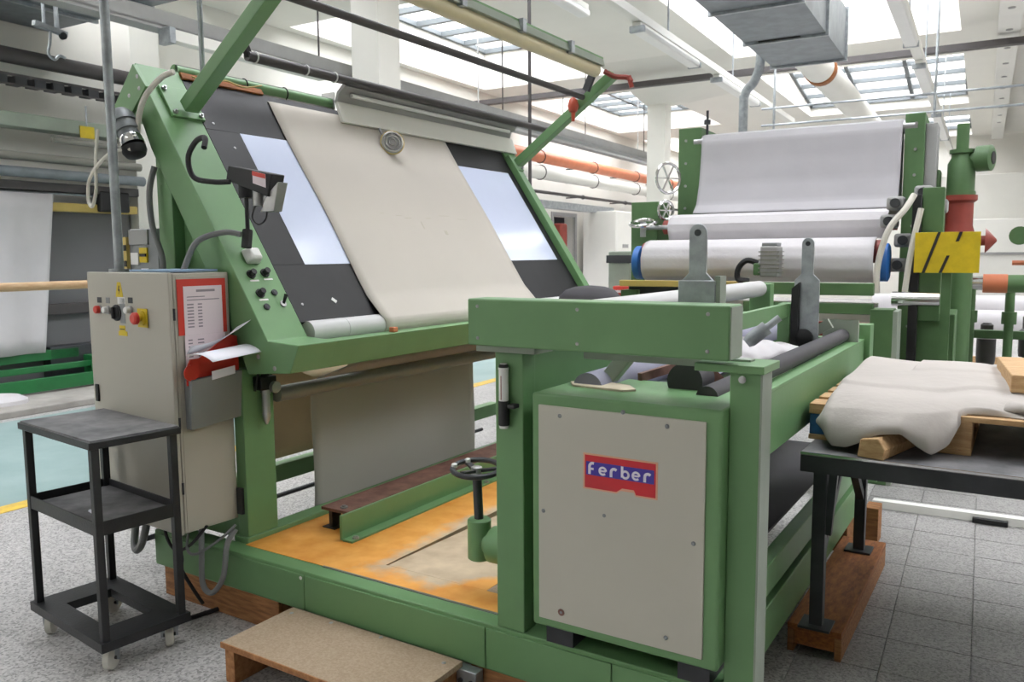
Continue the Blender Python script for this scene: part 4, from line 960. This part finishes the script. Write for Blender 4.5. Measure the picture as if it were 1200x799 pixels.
# white duct cover on the floor
fs = thing('floor_duct', (0.5, 5.5, 0), 'long white cable duct lying across the tiled floor', 'duct')
MB().hexa([(-0.75, 5.40, 0), (2.2, 5.52, 0), (2.2, 5.60, 0), (-0.75, 5.48, 0)], [(-0.75, 5.41, .05), (2.2, 5.53, .05), (2.2, 5.59, .05), (-0.75, 5.47, .05)]).build('cover', 'white_paint', fs, .004)
MB().box(-0.20, -0.02, 5.395, 5.44, .004, .03).build('dark_gap', 'rubber_black', fs)
o = box('timber_block', 'wood_plinth', None, -0.69, -0.62, 4.72, 4.85, 0, .20, .003); tag(o, 'upright reddish timber block behind the bench leg', 'timber', 'timber blocks under the machine')

# ================================================================== OVERHEAD SERVICES (hall frame)
def lamp_row(x, z, y0, y1, lamps, label, lab2):
    t = MB(BF).box(x - .06, x + .06, y0, y1, z, z + .05).box(x - .06, x - .05, y0, y1, z + .05, z + .09).box(x + .05, x + .06, y0, y1, z + .05, z + .09).build('lamp_trunking', 'white_paint', None); tag(t, label, 'trunking')
    for y in [y0 + 1 + 3 * i for i in range(int((y1 - y0) / 3))]:
        MB(BF).cyl((x, y, z + .05), (x, y, 5.2 if not (x > -4.2 and x < -.5) else 6.3), .012, 6).build('hanger_rod', 'galvanised', t)
    for i, (a, b) in enumerate(lamps):
        l = thing('batten_lamp', BF((x, (a + b) / 2, z - .12)), lab2[i], 'lamp', 'fluorescent batten lamps under the ceiling')
        MB(BF).box(x - .05, x + .05, a, b, z - .05, z - .005).build('lamp_body', 'white_paint', l, .004)
        MB(BF).prism_xz([(x - .085, z - .05), (x + .085, z - .05), (x + .07, z - .11), (x - .07, z - .11)], a + .04, b - .04).build('diffuser', 'plastic_white', l, .01)
        for y in (a, b - .05): MB(BF).box(x - .088, x + .088, y, y + .05, z - .115, z - .045).build('end_cap', 'galvanised', l, .004)
lamp_row(-3.52, 4.2, 3.0, 17.5, ((4.4, 6.8), (8.94, 11.1), (12.1, 14.5)), 'white lamp trunking running over the centre of the hall', ('batten lamp on the central trunking nearest overhead', 'batten lamp on the central trunking right of the green lamp arm', 'batten lamp farthest down the central trunking'))
lamp_row(-0.9, 4.2, 4.0, 26, ((9.0, 11.4), (12.7, 15.0), (17.4, 21.2)), 'lamp trunking running towards the green pump at the right', ('batten lamp at the top edge of the right trunking', 'middle batten lamp on the right trunking in front of the skylight', 'farthest batten lamp on the right trunking above the green pump'))
l = thing('batten_lamp', BF((-4.6, 8.3, 4.6)), 'short batten lamp at the top centre under the concrete beam', 'lamp', 'fluorescent batten lamps under the ceiling')
MB(BF).box(-4.65, -4.55, 7.4, 9.9, 4.7, 4.78).build('lamp_body', 'white_paint', l, .004); MB(BF).box(-4.68, -4.52, 7.42, 9.88, 4.62, 4.70).build('diffuser', 'plastic_white', l, .02)
for y in (7.8, 9.5): MB(BF).cyl((-4.6, y, 4.78), (-4.6, y, 5.2), .01, 6).build('hanger_rod', 'galvanised', l)
# rectangular duct
du = thing('air_duct', BF((-2.2, 8, 4.2)), 'large rectangular sheet metal air duct under the ceiling', 'duct')
ys = [2.0, 5.0, 7.6, 9.1, 10.6, 12.1]
for a, b in zip(ys[:-1], ys[1:]):
    MB(BF).box(-2.72, -1.76, a + .02, b - .02, 4.2, 4.85).build('duct_section', 'duct_metal', du, .003)
    MB(BF).box(-2.75, -1.73, b - .02, b + .02, 4.17, 4.88).build('duct_flange', 'galvanised', du)
MB(BF).box(-2.55, -2.05, 10.55, 10.62, 4.185, 4.2).build('seam_gap', 'black_mark', du)
for (x, y) in ((-2.7, 4), (-1.78, 4), (-2.7, 10), (-1.78, 10)): MB(BF).cyl((x, y, 4.85), (x, y, 6.3), .01, 6).build('hanger_rod', 'galvanised', du)
rd = thing('round_duct', BF((-2.4, 16, 4.4)), 'round white ventilation pipe leaving the rectangular duct', 'duct')
MB(BF).cyl((-2.4, 12.15, 4.49), (-2.4, 13.95, 4.49), .23, 24).build('pipe_section', 'white_paint', rd)
MB(BF).cyl((-2.4, 14.05, 4.49), (-2.4, 22, 4.49), .23, 24).build('pipe_section', 'white_paint', rd)
MB(BF).cyl((-2.4, 13.9, 4.49), (-2.4, 14.1, 4.49), .25, 24).build('rusty_collar', 'orange_wood', rd)
e = MB(BF).tube([(-2.85, 11.95, 4.5), (-2.86, 11.95, 4.2), (-2.95, 12.0, 4.0), (-3.08, 12.05, 3.85), (-3.10, 12.05, 3.4), (-3.10, 12.05, 0.0)], .065, 12).build('drop_duct', 'galvanised', None); tag(e, 'bent galvanised drop duct beside the lamp trunking', 'duct')
# dark rail across the hall and suspended wires
o = box('cross_rail', 'dark_pipe', None, -9.7, 5, 15.05, 15.2, 4.76, 4.86, tf=BF); tag(o, 'dark steel rail crossing the hall below the ceiling', 'rail')
for k, z in enumerate((3.95, 3.68)):
    o = MB(BF).cyl((-3.3, 14.0, z), (1.5, 14.0, z), .018, 8).build('tension_wire', 'galvanised', None); tag(o, ('upper' if k == 0 else 'lower') + ' thin suspension wire in front of the right skylight', 'wire')
for k, x in enumerate((-3.1, -0.75)):
    o = MB(BF).cyl((x, 14.0, 3.6), (x, 14.0, 6.3), .02, 8).build('hanger_rod', 'galvanised', None); tag(o, ('thin hanger rod left of the round pipe' if k == 0 else 'thin hanger rod beside the right lamp trunking'), 'rod')
pc = thing('perforated_channel', BF((.15, 18, 4.95)), 'white perforated channel under the right ceiling beam', 'channel')
MB(BF).box(.02, .32, 9, 29, 4.95, 5.19).build('channel', 'white_paint', pc, .005)
for i in range(12):
    y = 11 + i * 1.3
    MB(BF).lathe((.17, y, 4.955), (0, 0, -1), [(0, .05), (.015, .05)], 10).build('bolt', 'grey_face', pc)
# long cable tray along the column row
ct = thing('cable_tray', BF((-6.5, 10, 3.55)), 'long grey cable tray hanging behind the sloping table', 'cable tray')
MB(BF).box(-6.62, -6.38, 2.0, 17.6, 3.62, 3.64).box(-6.62, -6.60, 2.0, 17.6, 3.64, 3.76).box(-6.40, -6.38, 2.0, 17.6, 3.60, 3.76).build('tray', 'grey_face', ct)
for y in (4.4, 7.0, 11.0, 14.0, 17.0): MB(BF).cyl((-6.5, y, 3.64), (-6.5, y, 5.2), .010, 6).build('hanger_rod', 'dark_pipe', ct)
fl_ = thing('tray_lamp', BF((-6.3, 5.9, 3.4)), 'unlit white batten lamp under the cable tray at upper left', 'lamp', 'fluorescent batten lamps under the ceiling')
MB(BF).box(-6.42, -6.30, 4.95, 6.9, 3.50, 3.60).build('lamp_body', 'white_paint', fl_, .006)
MB(BF).box(-6.44, -6.28, 4.9, 4.96, 3.47, 3.61).build('end_cap', 'galvanised', fl_, .004)
# hangers close to the machine
for (x, y, z0, lab) in ((-4.0, 7.3, 0.0, 'thin vertical conduit hanging beside the green lamp arm'), ):
    o = MB(BF).cyl((x, y, z0), (x, y, 6.0), .018, 8).build('vertical_conduit', 'dark_pipe', None); tag(o, lab, 'conduit')
o = MB().cyl((-3.28, 2.52, 2.44), (-3.28, 2.52, 4.4), .012, 8).build('support_rod', 'galvanised', None); tag(o, 'galvanised rod above the near green arm', 'rod')
# pipes on the left wall far down the hall
def pipe(name, m, x, z, y0, y1, r, lab):
    p = thing(name, BF((x, (y0 + y1) / 2, z - r)), lab, 'pipe')
    MB(BF).cyl((x, y0, z), (x, y1, z), r, 20).build('pipe_run', m, p)
    for y in [y0 + .6 + 3 * i for i in range(int((y1 - y0) / 3))]:
        MB(BF).torus((x, y, z), (0, 1, 0), r + .005, .014, 20, 6).build('clip', 'dark_pipe', p)
        MB(BF).bar((x, y, z), (-9.9, y, z), .03, .03).build('bracket', 'dark_pipe', p)
    return p
pipe('orange_pipe', 'orange_pipe', -9.1, 3.86, 13.5, 29, .14, 'orange insulated pipe along the far left wall')
pipe('lagged_pipe', 'white_paint', -9.1, 3.50, 13.5, 29, .16, 'thick white lagged pipe below the orange pipe')
pipe('thin_pipe', 'dark_pipe', -9.4, 3.10, 13.5, 29, .04, 'thin dark pipe below the white lagged pipe')
o = MB(BF).box(-9.5, -9.3, 13.5, 22, 2.72, 2.90).build('wall_trunking', 'galvanised', None); tag(o, 'galvanised trunking low on the far left wall', 'trunking')
o = MB(BF).box(-8.3, -8.1, 12.5, 22, 4.02, 4.14).cyl((-8.2, 13, 4.1), (-8.2, 13, 5.8), .012, 6).cyl((-8.2, 16.5, 4.1), (-8.2, 16.5, 5.2), .012, 6).cyl((-8.2, 21, 4.1), (-8.2, 21, 5.8), .012, 6).build('upper_tray', 'grey_face', None); tag(o, 'grey tray above the orange pipe', 'cable tray')
# left wall services
pipe('dark_duct_pipe', 'dark_pipe', -9.5, 3.84, 1.0, 6.78, .09, 'dark round pipe high on the left wall')
lt = thing('ladder_tray', BF((-9.5, 4, 3.5)), 'dark cable ladder below the dark pipe on the left wall', 'cable tray')
MB(BF).box(-9.6, -9.58, 1, 6.78, 3.60, 3.63).box(-9.42, -9.40, 1, 6.78, 3.60, 3.63).box(-9.42, -9.40, 1, 6.78, 3.50, 3.52).build('rail', 'dark_pipe', lt)
for i in range(26): MB(BF).box(-9.6, -9.40, 1.2 + i * .215, 1.2 + i * .215 + .13, 3.52, 3.605).build('rung', 'dark_steel', lt)
tk = thing('wall_duct', BF((-9.55, 4, 3.0)), 'pale grey green trunking on the upper left wall', 'trunking')
MB(BF).box(-9.7, -9.45, 1, 6.78, 3.06, 3.22).build('channel', 'pale_green_grey', tk, .01)
lb = thing('hanging_tag', BF((-9.40, 6.1, 3.02)), 'small yellow tag hanging on the pale left wall trunking', 'tag')
MB(BF).box(-9.43, -9.42, 6.02, 6.20, 3.02, 3.16).build('plate', 'yellow_paint', lb); MB(BF).cyl((-9.425, 6.11, 3.16), (-9.425, 6.11, 3.40), .012, 6).build('hook', 'galvanised', lb)
pipe('steel_pipe', 'grey_roller', -9.4, 2.95, 5.66, 6.78, .035, 'thin steel pipe under the pale trunking by the pole')
pipe('roof_pipe', 'grey_roller', -9.4, 2.73, 1.0, 6.78, .05, 'grey pipe above the hanging white curtain')
pipe('beam_pipe', 'duct_metal', -9.35, 2.55, 1.0, 6.78, .06, 'lower grey pipe just above the hanging white curtain')
dp = thing('drying_chamber', BF((-9.75, 4, 0)), 'grey machine housing against the left wall behind the curtain', 'machine')
MB(BF).box(-9.88, -9.62, 1.0, 6.75, .05, 2.25).build('housing', 'dark_recess', dp, .01)
MB(BF).box(-9.75, -9.40, 1.0, 6.75, 2.36, 2.46).build('top_rail', 'dark_pipe', dp, .01)
MB(BF).box(-9.6, -9.45, 1.0, 6.75, 2.14, 2.24).build('wood_rail', 'yellow_dull', dp, .01)
MB(BF).box(-9.62, -9.5, 5.5, 6.75, .92, 1.05).build('low_rail', 'dark_pipe', dp, .01)
MB(BF).box(-9.5, -9.38, 6.2, 6.6, 2.15, 2.4).build('bearing_block', 'rubber_black', dp, .02)
MB(BF).box(-9.62, -9.45, 5.5, 6.4, .05, .55).build('base_box', 'dark_steel', dp, .01)
MB(BF).cyl((-9.45, 1.0, 2.34), (-9.45, 6.3, 2.34), .012, 8).build('curtain_rod', 'galvanised', dp)
cu = MB(BF)
cu.sheet(lambda u, v: (-9.43 + .03 * math.sin(u * 26) * (0.4 + .6 * v) + .02, 3.4 + (2.23 - .22 * v) * u, 2.33 - 1.83 * v), 60, 10)
o = cu.build('white_curtain', 'white_fabric', None, thick=.004); tag(o, 'white cloth web hanging like a curtain at the left wall', 'cloth')
wp = thing('wooden_pole', BF((-6, 2.8, 1.34)), 'long pale wooden pole running level at the left edge', 'pole')
MB(BF).cyl((-6.0, .6, 1.39), (-6.0, 4.3, 1.39), .032, 18).build('shaft', 'wood_pole', wp)
for y in (.9, 4.2): MB(BF).box(-6.03, -5.97, y - .03, y + .03, 0, 1.36).box(-6.2, -5.8, y - .05, y + .05, 0, .03).build('stand', 'dark_steel', wp)
gb = thing('green_channel', BF((-9.2, 3.5, .07)), 'bright green steel channel frame low at the left wall', 'frame')
for (z0, z1, x) in ((.40, .52, -9.45), (.29, .36, -9.3), (.09, .24, -9.15)): MB(BF).box(x - .06, x, 1.5, 6.5 if z0 < .4 else 5.85, z0, z1).build('channel_bar', 'deep_green', gb, .006)
MB(BF).box(-9.45, -9.15, 5.9, 6.0, .07, .42).box(-9.45, -9.15, 2.5, 2.6, .07, .42).build('upright', 'deep_green', gb, .005)
o = MB(BF).lathe((-8.9, 4.62, .07), (0, 0, 1), [(0, .26), (.04, .25), (.08, .18), (.1, .06), (.105, .01)], 20).build('cloth_sack', 'white_fabric', None); tag(o, 'pale sack lying on the kerb under the green channel', 'sack')
# ducts upper left
ud = thing('overhead_duct', BF((-8, 5.3, 4.3)), 'dark grey sheet metal duct crossing the upper left corner', 'duct')
for (a, b) in ((-9.88, -9.0), (-8.96, -8.0), (-7.96, -7.0), (-6.96, -6.7)): MB(BF).box(a, b, 4.3, 6.0, 4.3, 4.9).build('duct_section', 'duct_metal', ud, .004)
for x in (-8.98, -7.98, -6.98): MB(BF).box(x - .02, x + .02, 4.27, 6.03, 4.27, 4.93).build('duct_flange', 'galvanised', ud)
MB(BF).cyl((-8.5, 5.2, 4.9), (-8.5, 5.2, 6.0), .012, 6).cyl((-7.3, 5.2, 4.9), (-7.3, 5.2, 6.0), .012, 6).build('hanger_rod', 'galvanised', ud)
hk = thing('hanging_hook', BF((-7, 4.28, 3.27)), 'small galvanised hook bracket hanging at the top left', 'hook')
MB(BF).cyl((-7.02, 4.22, 3.55), (-7.02, 4.22, 4.3), .014, 8).cyl((-7.0, 4.32, 3.55), (-7.0, 4.32, 4.3), .02, 8).build('hanger_tube', 'galvanised', hk)
MB(BF).bar((-7.0, 4.12, 3.56), (-7.0, 4.40, 3.52), .05, .04).build('cross_piece', 'galvanised', hk)
MB(BF).tube([(-7.0, 4.26, 3.52), (-7.0, 4.25, 3.42), (-7.0, 4.23, 3.33), (-7.0, 4.28, 3.29), (-7.0, 4.33, 3.33), (-7.0, 4.38, 3.32)], .012, 8).build('hook_wire', 'galvanised', hk)
MB(BF).lathe((-7.0, 4.36, 3.50), (1, 0, 0), [(0, .03), (.03, .03)], 12).build('pulley', 'dark_steel', hk)
# far doorway things
o = MB(BF).box(-10.0, -9.7, 19.42, 19.8, 1.45, 2.4).build('red_tank', 'red_paint', None, .05); tag(o, 'dark red tank hung in the far doorway', 'tank')
o = MB(BF).cyl((-9.75, 19.6, .6), (-9.75, 19.6, 1.3), .24, 20).build('blue_drum', 'blue_wood', None); tag(o, 'blue drum below the red tank in the far doorway', 'drum')
wc = thing('white_wall_cabinet', BF((-9.0, 21.6, 0)), 'tall white cabinet against the far left wall', 'cabinet')
MB(BF).box(-9.7, -8.7, 20.75, 22.7, 0, 2.75).build('body', 'white_paint', wc, .02); MB(BF).box(-8.71, -8.69, 21.2, 21.6, 1.75, 1.85).build('plate', 'grey_face', wc)
rc = MB(BF).box(-3.16, -2.90, 7.45, 7.75, 1.18, 1.28)
rb = thing('red_crate', BF((-3.03, 7.6, 1.16)), 'red plastic crate left of the yellow bar', 'crate')
rc.build('crate_body', 'red_plastic', rb, .01); MB(BF).box(-3.14, -2.92, 7.44, 7.46, 1.215, 1.24).build('crate_slot', 'paper_pink', rb)
rs = thing('crate_table', BF((-3.1, 7.8, 0)), 'low dark work table carrying the red crate', 'table')
MB(BF).box(-3.35, -2.7, 7.3, 8.2, 1.12, 1.16).build('table_top', 'grey_face', rs)
for (x, y) in ((-3.32, 7.33), (-2.75, 7.33), (-3.32, 8.15), (-2.75, 8.15)): MB(BF).box(x, x + .04, y, y + .04, 0, 1.12).build('leg', 'dark_steel', rs)
ob = thing('counter_box', BF((-3.25, 8.0, 1.16)), 'small olive metal box on the crate table', 'box')
MB(BF).box(-3.40, -3.16, 7.9, 8.1, 1.161, 1.62).build('box_body', 'pale_green_grey', ob, .01); MB(BF).box(-3.42, -3.14, 7.89, 7.905, 1.50, 1.58).build('box_band', 'dark_steel', ob)

# ================================================================== FAR CLOTH FINISHING MACHINE
FM = thing('finishing_machine', BF((-1.5, 7.0, 0)), 'tall green cloth finishing machine with white cloth at the back right', 'machine')
FG = 'far_green'
def fbox(name, m, *a, b=.005, par=None): return MB(BF).box(*a).build(name, m, par or FM, b)
lp_ = fbox('side_post', FG, -2.44, -2.23, 7.25, 7.7, 0, 2.71)
rp_ = fbox('side_post', FG, -0.59, -0.445, 7.25, 7.7, 0, 2.68)
fbox('side_rail', 'grey_face', -0.445, -0.36, 7.3, 7.6, .5, 2.6)
for i in range(9):
    for (x, p) in ((-2.37, lp_), (-0.51, rp_)): MB(BF).lathe((x, 7.25, 1.0 + i * .2), (0, -1, 0), [(0, .012), (.01, .012)], 8).build('bolt', 'steel', p)
MB(BF).prism_xz([(-2.23, 2.55), (-2.10, 2.55), (-2.10, 2.45), (-2.23, 2.30)], 7.3, 7.5).build('gusset', FG, FM)
fbox('dark_web', 'rubber_black', -2.25, -2.1, 7.5, 7.6, 1.0, 2.4)
MB(BF).cyl((-2.3, 7.3, 2.585), (-0.50, 7.3, 2.585), .055, 20).build('top_roller', 'steel', FM)
MB(BF).cyl((-2.20, 7.32, 2.64), (-2.20, 7.32, 2.86), .012, 8).cyl((-2.20, 7.32, 2.74), (-2.20, 7.32, 2.78), .03, 10).build('top_spindle', 'dark_steel', FM)
MB(BF).cyl((-2.42, 6.85, 1.82), (-0.58, 6.85, 1.82), .06, 20).build('middle_roller', 'red_paint', FM)
MB(BF).cyl((-2.50, 6.58, 1.60), (-0.64, 6.58, 1.60), .085, 24).build('batch_roller', 'red_paint', FM)
for x in (-2.56, -0.665): MB(BF).lathe((x, 6.55, 1.52), (1, 0, 0), [(0, .12), (.01, .14), (.06, .14), (.07, .12)], 24).build('end_disc', 'blue_paint', FM)
fbox('yellow_bar', 'yellow_dull', -2.60, -1.60, 6.27, 6.33, 1.33, 1.38)
fbox('dark_gap_beam', 'dark_steel', -2.55, -1.6, 6.35, 6.42, 1.25, 1.33)
fbox('front_beam', FG, -1.52, -0.64, 6.0, 6.08, 1.30, 1.385)
fbox('front_beam', FG, -1.52, -0.64, 6.02, 6.08, 1.17, 1.245)
fbox('lower_panel', 'white_paint', -2.5, -0.7, 6.9, 6.95, .3, 1.2)
fbox('brick_red_panel', 'red_paint', -1.05, -0.66, 6.2, 6.24, .98, 1.10)
fbox('front_post', FG, -0.655, -0.51, 6.0, 6.2, 0, 1.21)
fbox('front_post_flange', 'pale_green_grey', -0.515, -0.48, 6.0, 6.25, 0, 1.2)
fbox('front_post', FG, -2.6, -2.45, 6.3, 6.5, 0, 1.3)
fbox('rear_housing', FG, -0.43, -0.16, 6.6, 7.2, 0, 1.15)
fbox('dark_column', 'rubber_black', -0.46, -0.40, 6.5, 6.9, .4, 2.0)
fbox('column_plate', FG, -0.40, -0.26, 6.55, 6.75, 1.1, 2.05)
MB(BF).cyl((-0.55, 6.3, 1.27), (-0.25, 6.3, 1.27), .05, 18).build('chrome_cylinder', 'chrome', FM)
MB(BF).tube([(-0.45, 6.5, 2.0), (-0.50, 6.45, 1.9), (-0.60, 6.4, 1.75), (-0.66, 6.4, 1.5), (-0.66, 6.4, 1.3)], .022, 8).build('hose', 'cable_white', FM)
MB(BF).tube([(-0.40, 6.45, 1.9), (-0.45, 6.42, 1.6), (-0.48, 6.42, 1.3)], .02, 8).build('hose', 'cable_white', FM)
for (x, z) in ((-0.62, 1.82), (-0.58, 1.95), (-0.52, 1.68), (-0.55, 1.5), (-0.40, 2.02), (-0.30, 1.92)):
    MB(BF).box(x - .06, x + .06, 6.6, 6.75, z - .05, z + .05).build('bearing_block', 'grey_face', FM, .02)
    MB(BF).lathe((x, 6.6, z), (0, -1, 0), [(0, .035), (.03, .035)], 12).build('bearing_cap', 'dark_steel', FM)
for (x, y, z, r_) in ((-2.43, 6.95, 2.25, .13), (-2.43, 6.9, 1.97, .08)):
    h = MB(BF).torus((x, y, z), (.8, -.5, 0), r_, .013, 24, 8).build('handwheel', 'chrome', FM)
    for k in range(3):
        a = k * 1.05
        d = Vector((.5 * math.cos(a), .8 * math.cos(a), math.sin(a))).normalized() * r_
        MB(BF).bar(Vector((x, y, z)) - d, Vector((x, y, z)) + d, .015, .01).build('spoke', 'chrome', h)
MB(BF).torus((-2.58, 6.75, 1.86), (0, -.3, 1), .11, .016, 24, 8).build('handwheel', 'chrome', FM)
MB(BF).cyl((-2.58, 6.75, 1.74), (-2.58, 6.75, 1.87), .025, 10).cyl((-2.62, 6.8, 1.82), (-2.3, 6.8, 1.82), .02, 10).build('wheel_shaft', 'steel', FM)
fbox('left_gearbox', FG, -2.75, -2.5, 6.9, 7.2, 1.2, 2.05)
mo = MB(BF).box(-1.43, -1.30, 6.12, 6.28, 1.42, 1.645).build('gear_motor', 'grey_face', FM, .012)
for i in range(6): MB(BF).box(-1.44, -1.29, 6.115, 6.285, 1.45 + i * .03, 1.458 + i * .03).build('fin', 'grey_roller', mo)
MB(BF).box(-1.42, -1.31, 6.13, 6.27, 1.645, 1.67).build('motor_lid', 'tray_grey', mo, .005)
MB(BF).box(-1.48, -1.42, 6.13, 6.27, 1.43, 1.52).build('motor_flange', FG, mo, .01)
MB(BF).tube([(-1.46, 6.2, 1.52), (-1.54, 6.18, 1.54), (-1.60, 6.18, 1.48), (-1.60, 6.18, 1.40), (-1.52, 6.18, 1.385)], .022, 8).build('motor_cable', 'rubber_black', mo)
# guard plate with black marks
gpl = MB(BF).box(-0.425, -0.025, 6.38, 6.40, 1.45, 1.73).build('guard_plate', 'yellow_paint', FM, .002)
def mark(pts): MB(BF).prism_xz(pts, 6.374, 6.3805).build('black_slash', 'black_mark', gpl)
mark([(-0.375, 1.45), (-0.355, 1.45), (-0.265, 1.73), (-0.285, 1.73)])
mark([(-0.175, 1.665), (-0.155, 1.665), (-0.133, 1.73), (-0.153, 1.73)])
mark([(-0.27, 1.45), (-0.25, 1.45), (-0.205, 1.57), (-0.225, 1.57)])
MB(BF).bar((-0.22, 6.45, 0), (-0.22, 6.45, 1.5), .06, .06).build('guard_post', FG, FM)
# its cloth
FC = thing('finished_cloth', BF((-1.42, 7.0, 1.35)), 'wide white cloth running down over the rollers of the far machine', 'cloth')
def fcl(pth, x0, x1, amp=.0):
    def fn(u, v):
        k = v * (len(pth) - 1); i = min(int(k), len(pth) - 2); t = k - i
        y = pth[i][0] * (1 - t) + pth[i + 1][0] * t; z = pth[i][1] * (1 - t) + pth[i + 1][1] * t
        return (x0 + (x1 - x0) * u, y + amp * math.sin(u * 12 + math.sin(u * 31)) * math.sin(v * 3.14), z)
    return fn
MB(BF).sheet(fcl([(7.42, 1.9), (7.40, 2.4), (7.37, 2.62), (7.32, 2.65), (7.26, 2.63), (7.23, 2.57), (7.21, 2.4), (7.17, 2.2), (7.10, 2.02), (7.0, 1.94)], -2.22, -0.605, .004), 60, 45).build('upper_sheet', 'shaded_white_fabric', FC, thick=.004)
MB(BF).sheet(fcl([(7.0, 1.93), (6.88, 1.925), (6.80, 1.90), (6.755, 1.84), (6.76, 1.78), (6.80, 1.70), (6.72, 1.705)], -2.36, -0.64, .004), 50, 30).build('middle_sheet', 'white_fabric', FC, thick=.004)
MB(BF).sheet(fcl([(6.75, 1.705), (6.6, 1.705), (6.50, 1.69), (6.42, 1.64), (6.385, 1.56), (6.39, 1.47), (6.43, 1.41), (6.50, 1.375)], -2.46, -0.69, .006), 50, 30).build('batch_sheet', 'white_fabric', FC, thick=.004)
# green pump with red duct
GP = thing('green_pump', BF((-0.19, 7.5, 0)), 'green vertical gear drive on a dark red funnel at the right', 'pump')
MB(BF).lathe((-0.19, 7.5, 2.04), (0, 0, 1), [(0, .11), (.03, .11), (.03, .10), (.25, .10), (.30, .075), (.33, .075), (.33, .09), (.36, .09), (.36, .045), (.56, .045)], 20).build('gear_drive', FG, GP)
MB(BF).lathe((-0.12, 7.5, 2.32), (1, -.3, 0), [(0, .06), (.04, .06), (.04, .10), (.14, .10), (.15, .08)], 20).build('drive_motor', FG, GP)
MB(BF).lathe((.025, 7.455, 2.32), (1, -.3, 0), [(0, .05), (.005, .05)], 16).build('motor_eye', 'rubber_black', GP)
MB(BF).lathe((-0.19, 7.5, 1.60), (0, 0, 1), [(0, .16), (.2, .10), (.38, .10), (.40, .125), (.44, .125)], 20).build('funnel', 'red_paint', GP)
MB(BF).cyl((-0.19, 7.5, 0), (-0.19, 7.5, 1.6), .12, 18).build('stand', FG, GP)
MB(BF).box(-0.45, -0.33, 7.45, 7.6, 1.75, 2.25).build('side_gear', FG, GP, .02)
# orange pipe group low at right
OP = thing('valve_pipes', BF((0.2, 7.9, 0)), 'green and orange valve pipework behind the pallet at the right', 'pipework')
MB(BF).cyl((-0.26, 7.55, 1.34), (0.02, 7.55, 1.34), .055, 16).build('steel_pipe', 'chrome', OP)
MB(BF).cyl((0.0, 7.55, 1.34), (0.17, 7.55, 1.34), .075, 16).build('orange_pipe', 'orange_pipe', OP)
MB(BF).cyl((0.17, 7.55, 1.34), (0.9, 7.55, 1.34), .07, 16).build('green_pipe', FG, OP)
MB(BF).lathe((-0.27, 7.5, 1.45), (0, 0, -1), [(0, .09), (.1, .09), (.16, .03)], 16).build('orange_elbow', 'orange_pipe', OP)
MB(BF).lathe((0.0, 7.5, 1.68), (1, 0, 0), [(0, .1), (.02, .08), (.08, .01)], 16).build('red_cone', 'red_paint', OP)
for (x, y) in ((-0.08, 7.9), (0.20, 7.8), (0.62, 7.9), (-0.35, 8.2)): MB(BF).cyl((x, y, 0), (x, y, 1.3), .035, 12).cyl((x, y, .35), (x, y, .5), .055, 12).cyl((x, y, 1.0), (x, y, 1.1), .055, 12).build('standpipe', FG, OP)
MB(BF).box(-0.40, 1.2, 7.95, 8.02, .86, .93).build('rail', FG, OP, .005)
MB(BF).cyl((-.12, 7.5, 1.68), (.005, 7.5, 1.68), .04, 12).build('cone_neck', 'red_paint', OP)
MB(BF).cyl((.24, 7.86, 1.72), (.31, 7.92, 1.72), .025, 10).build('valve_stem', FG, OP)
MB(BF).cyl((.42, 7.95, 0), (.42, 7.95, 1.36), .05, 12).build('valve_stand', FG, OP)
MB(BF).lathe((0.24, 7.85, 1.72), (0, -1, 0), [(0, .03), (.03, .03), (.03, .075), (.05, .075)], 18).build('valve_wheel', FG, OP)
MB(BF).box(.30, .55, 7.8, 8.1, 1.35, 1.95).build('valve_body', FG, OP, .03)
MB(BF).cyl((.2, 7.85, 1.50), (.32, 7.85, 1.50), .02, 8).build('copper_stub', 'orange_pipe', OP)
for (x, z) in ((.05, .62), (.36, .70)):
    pmp = MB(BF).lathe((x, 8.15, z), (0, 0, 1), [(0, .07), (.05, .075), (.22, .075), (.24, .05), (.34, .05), (.36, .03)], 16).build('small_motor', 'dark_pipe', OP)
    MB(BF).cyl((x, 8.15, 0), (x, 8.15, z), .04, 12).build('motor_stand', FG, OP)
# far right background
fw_ = thing('tank_wall', BF((1.5, 24, 0)), 'white stepped tank wall far behind the green pump', 'tank')
MB(BF).box(-1.2, 7, 24, 26, 0, 2.4).build('lower_step', 'white_paint', fw_, .02); MB(BF).box(-1.2, 7, 25, 26, 2.4, 3.6).build('upper_step', 'white_paint', fw_, .02)
MB(BF).box(-1.2, 7, 23.95, 24.0, 1.5, 1.56).build('ledge', 'grey_face', fw_)
wt = thing('cloth_stack', BF((-.1, 11.3, 0)), 'low pile of white cloth rolls far behind the green pipes', 'cloth rolls')
for k in range(3): MB(BF).cyl((-1.2, 11 + .25 * k, .75 + .16 * (k % 2)), (1.5, 11 + .25 * k, .75 + .16 * (k % 2)), .16, 16).build('roll', 'white_fabric', wt)
for x in (-1.0, 1.2): MB(BF).box(x, x + .08, 10.85, 11.65, 0, .60).build('trestle', FG, wt)
bp_ = MB(BF).box(-.7, 1.5, 10.8, 10.86, .30, .38); o = bp_.build('wood_rail', 'wood_pale', None); tag(o, 'pale wooden rail low behind the green pipes', 'rail');
